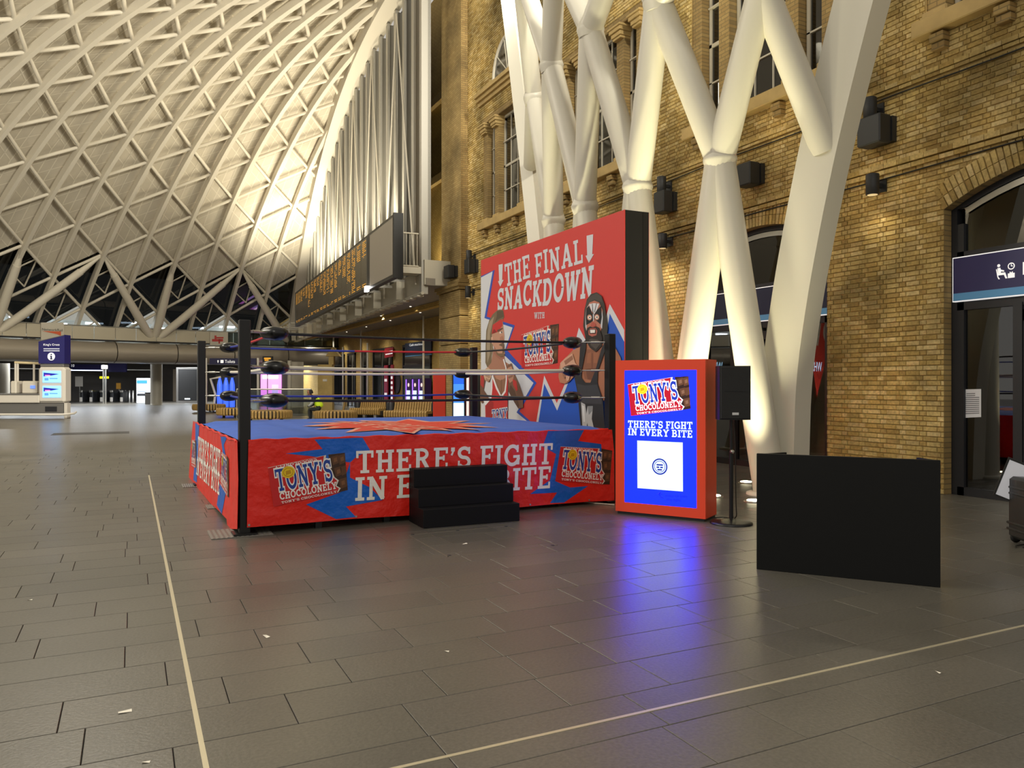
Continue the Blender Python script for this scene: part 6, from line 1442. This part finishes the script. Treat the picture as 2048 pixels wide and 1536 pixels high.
def round_bench(c, r, lb, a0=0, a1=360):
    c = Vector(c); root = thing('round_bench', c, lb, 'bench', 'slatted wooden benches'); n_ = int(math.radians(a1-a0)*r/.15)
    MB().lathe(c+Vector((0, 0, .12)), [(r-.12, 0), (r-.06, .05), (r-.06, .28), (r-.12, .33)], 28).build('core', M_slatd, root)
    for a_ in (30, 150, 270): MB().box(c.x+(r-.3)*math.cos(math.radians(a_))-.06, c.x+(r-.3)*math.cos(math.radians(a_))+.06, c.y+(r-.3)*math.sin(math.radians(a_))-.06, c.y+(r-.3)*math.sin(math.radians(a_))+.06, 0, .13).build('leg', M_dark, root)
    sm = MB(); sm.prism([Vector((x, -.04, z)) for x, z in ((r-.55, .12), (r-.04, .12), (r, .18), (r, .40), (r-.04, .46), (r-.55, .46))], (0, .08, 0)); me = sm.mesh('slat', M_slat)
    for k in range(n_): shared('slat', me, c, root, (0, 0, math.radians(a0+(a1-a0)*k/n_)))
    return root
straight_bench(atd(775, 33.5), atd(862, 32.5), 'long slatted bench nearest the red pillar with striped wooden seat'); straight_bench(atd(708, 37), atd(770, 36), 'long slatted bench before the red posters, left of the nearest one')
round_bench(atd(535, 33.5), 1.05, 'round slatted bench left of the seated person'); round_bench(atd(672, 33), .9, 'round slatted bench right of the seated person'); round_bench(atd(468, 37), .8, 'small slatted bench end beside the near ring post'); round_bench(atd(418, 44), .9, 'distant slatted bench under the toilets sign')
for (u, d_, lb) in ((600, 40, 'pale wooden picnic table left of the seated person'), (660, 42, 'high-backed wooden seat block behind the seated person')):
    p = atd(u, d_); g = thing('hall_table', p, lb, 'table')
    fbox(p, 2.4 if u == 600 else 2.6, .07, .8, M_slat, 'top', g, .72 if u == 600 else .95); 
    for a in (-.8, .8): MB().tube([p+kx*(a+.2)+ky*.4, p+kx*a+ky*.4+Vector((0, 0, .72 if u == 600 else .95))], .06, 6).build('leg', M_slat, g)
# ------------------------------------------------------------------ seated person in a bright vest
pp_ = atd(640, 33.6); pe = thing('person', pp_, 'person in a bright yellow-green vest sitting bent forward on the far bench', 'person')
def skin(name, verts, edges, rads, mt, par, sub=2):
    me = bpy.data.meshes.new(name); me.from_pydata([tuple(v) for v in verts], edges, []); o = bpy.data.objects.new(name, me); COL.objects.link(o)
    sk = o.modifiers.new('skin', 'SKIN'); ss = o.modifiers.new('sub', 'SUBSURF'); ss.levels = sub; ss.render_levels = sub
    for i, r in enumerate(rads): me.skin_vertices[0].data[i].radius = (r, r)
    me.skin_vertices[0].data[0].use_root = True
    dg = bpy.context.evaluated_depsgraph_get(); m2 = bpy.data.meshes.new_from_object(o.evaluated_get(dg)); bpy.data.objects.remove(o)
    for p in m2.polygons: p.use_smooth = True
    m2.materials.append(mt); ob = bpy.data.objects.new(name, m2); COL.objects.link(ob); ob.parent = par; ORG[ob] = ORG[par]; return ob
fw = kx; sd_ = ky                                   # faces left in the picture
def J(f, s, z): return fw*f+sd_*s+Vector((0, 0, z))
body = [J(0, 0, .50), J(.04, 0, .66), J(.14, 0, .86), J(.26, 0, .98), J(.33, 0, 1.05), J(.38, 0, 1.13),
        J(.05, -.11, .50), J(.44, -.14, .52), J(.40, -.14, .10), J(.55, -.14, .05), J(.05, .11, .50), J(.44, .14, .52), J(.42, .14, .10), J(.57, .14, .05),
        J(.22, -.20, .95), J(.30, -.26, .72), J(.50, -.12, .62), J(.22, .20, .95), J(.30, .26, .72), J(.50, .12, .62)]
ed = [(0, 1), (1, 2), (2, 3), (3, 4), (4, 5), (0, 6), (6, 7), (7, 8), (8, 9), (0, 10), (10, 11), (11, 12), (12, 13), (3, 14), (14, 15), (15, 16), (3, 17), (17, 18), (18, 19)]
rd = [.16, .16, .17, .13, .06, .06, .10, .075, .05, .045, .10, .075, .05, .045, .07, .052, .04, .07, .052, .04]
bo = skin('body', body, ed, rd, mat('dark_clothes', '#1d2024', .8), pe)
ve = skin('safety_vest', [J(-.01, 0, .56), J(.03, 0, .68), J(.13, 0, .87), J(.23, 0, .97)], [(0, 1), (1, 2), (2, 3)], [.175, .185, .19, .15], mat('vest_yellow', '#b9d420', .6, emit=.1), pe)
sl = skin('grey_sleeve', [J(.22, -.205, .95), J(.30, -.265, .73), J(.46, -.15, .64)], [(0, 1), (1, 2)], [.078, .062, .05], mat('sleeve_grey', '#a9adb0', .7), pe)
hd_ = MB(); hd_.lathe(pp_+J(.42, 0, 1.10), [(.02, -.02), (.065, .01), (.09, .08), (.095, .15), (.08, .21), (.03, .245)], 16, 0, fw*.35+Vector((0, 0, 1))); hd_.build('head', mat('skin_tone', '#8a5f48', .6), pe)
hr = MB(); hr.lathe(pp_+J(.395, 0, 1.20), [(.098, -.02), (.103, .05), (.09, .12), (.03, .16)], 16, 0, fw*.15+Vector((0, 0, 1))); hr.build('hair', mat('hair_dark', '#17120f', .7), pe)
ns_ = MB(); ns_.lathe(pp_+J(.53, 0, 1.17), [(.018, -.02), (.012, .02)], 8, 0, (0, 0, 1)); ns_.build('nose', mat('skin_tone', '#8a5f48', .6), pe)
# ------------------------------------------------------------------ small things on the floor
hatch = struct_root('floor_hatch', (3.2, 7.3, 0)); m_ = MB()
for (x0, x1, y0, y1) in ((2.63, 3.80, 7.85, 7.862), (2.63, 3.80, 6.70, 6.712), (2.63, 2.642, 6.70, 7.86), (3.788, 3.80, 6.70, 7.86)): m_.box(x0, x1, y0, y1, -.005, .002)
m_.build('hatch_rim', mat('hatch_metal', '#8a8377', .4, .6), hatch)
for (u, v) in ((825, 1069), (915, 1061), (1012, 1053), (898, 1111), (1105, 1091)):
    p = GZ(u, v); MB().lathe(p, [(.022, 0), (.02, .003)], 10).build('hatch_bolt', M_dark, hatch)
gr_ = struct_root('floor_drain', (-1.2, 28.6, 0)); m_ = MB(); m_.box(-2.25, -.05, 28.0, 29.2, 0, .003, 0); m_.build('drain_cover', mat('drain_dark', '#3c3a36', .5), gr_)
M_scrap = mat('paper_scrap', '#e8e2d4', .8); k = 0
scr_l = {(533, 1273): 'white paper scrap on the floor right of the long floor strip', (250, 1424): 'white paper scrap lying left of the long floor strip', (930, 1088): 'white paper scrap on the floor in front of the black steps', (292, 1525): 'tiny white scrap at the bottom left corner area', (1876, 1345): 'tiny white scrap on the dark floor at the right', (893, 1303): 'tiny white fleck in the middle of the foreground floor', (60, 1200): 'tiny white fleck on the floor at the left edge'}
for (u, v), lb in scr_l.items():
    p = GZ(u, v); s_ = .016 if 'tiny' in lb else .03; m_ = MB(); a = random.random()*3
    ex_, ey_ = Vector((math.cos(a), math.sin(a), 0)), Vector((-math.sin(a), math.cos(a), 0))
    m_.add([p+ex_*s_-ey_*s_*.4+Vector((0, 0, .001)), p+ex_*s_+ey_*s_*.4+Vector((0, 0, .006)), p-ex_*s_+ey_*s_*.5+Vector((0, 0, .001)), p-ex_*s_-ey_*s_*.4+Vector((0, 0, .004))], [(0, 1, 2), (0, 2, 3)]); m_.build('paper_scrap', M_scrap, None, org=p, label=lb, cat='litter', group='litter on the floor')
wcb = [GZ(1165, 1004)+Vector((0, 0, .01)), GZ(1190, 1008)+Vector((0, 0, .01)), GZ(1229, 1011)+Vector((0, 0, .01))]
MB().tube(wcb, .008, 6).build('white_cable', mat('cable_white', '#cfc8b8', .5), None, org=wcb[0], label='short white cable running from the ring to the screen totem', cat='cable')
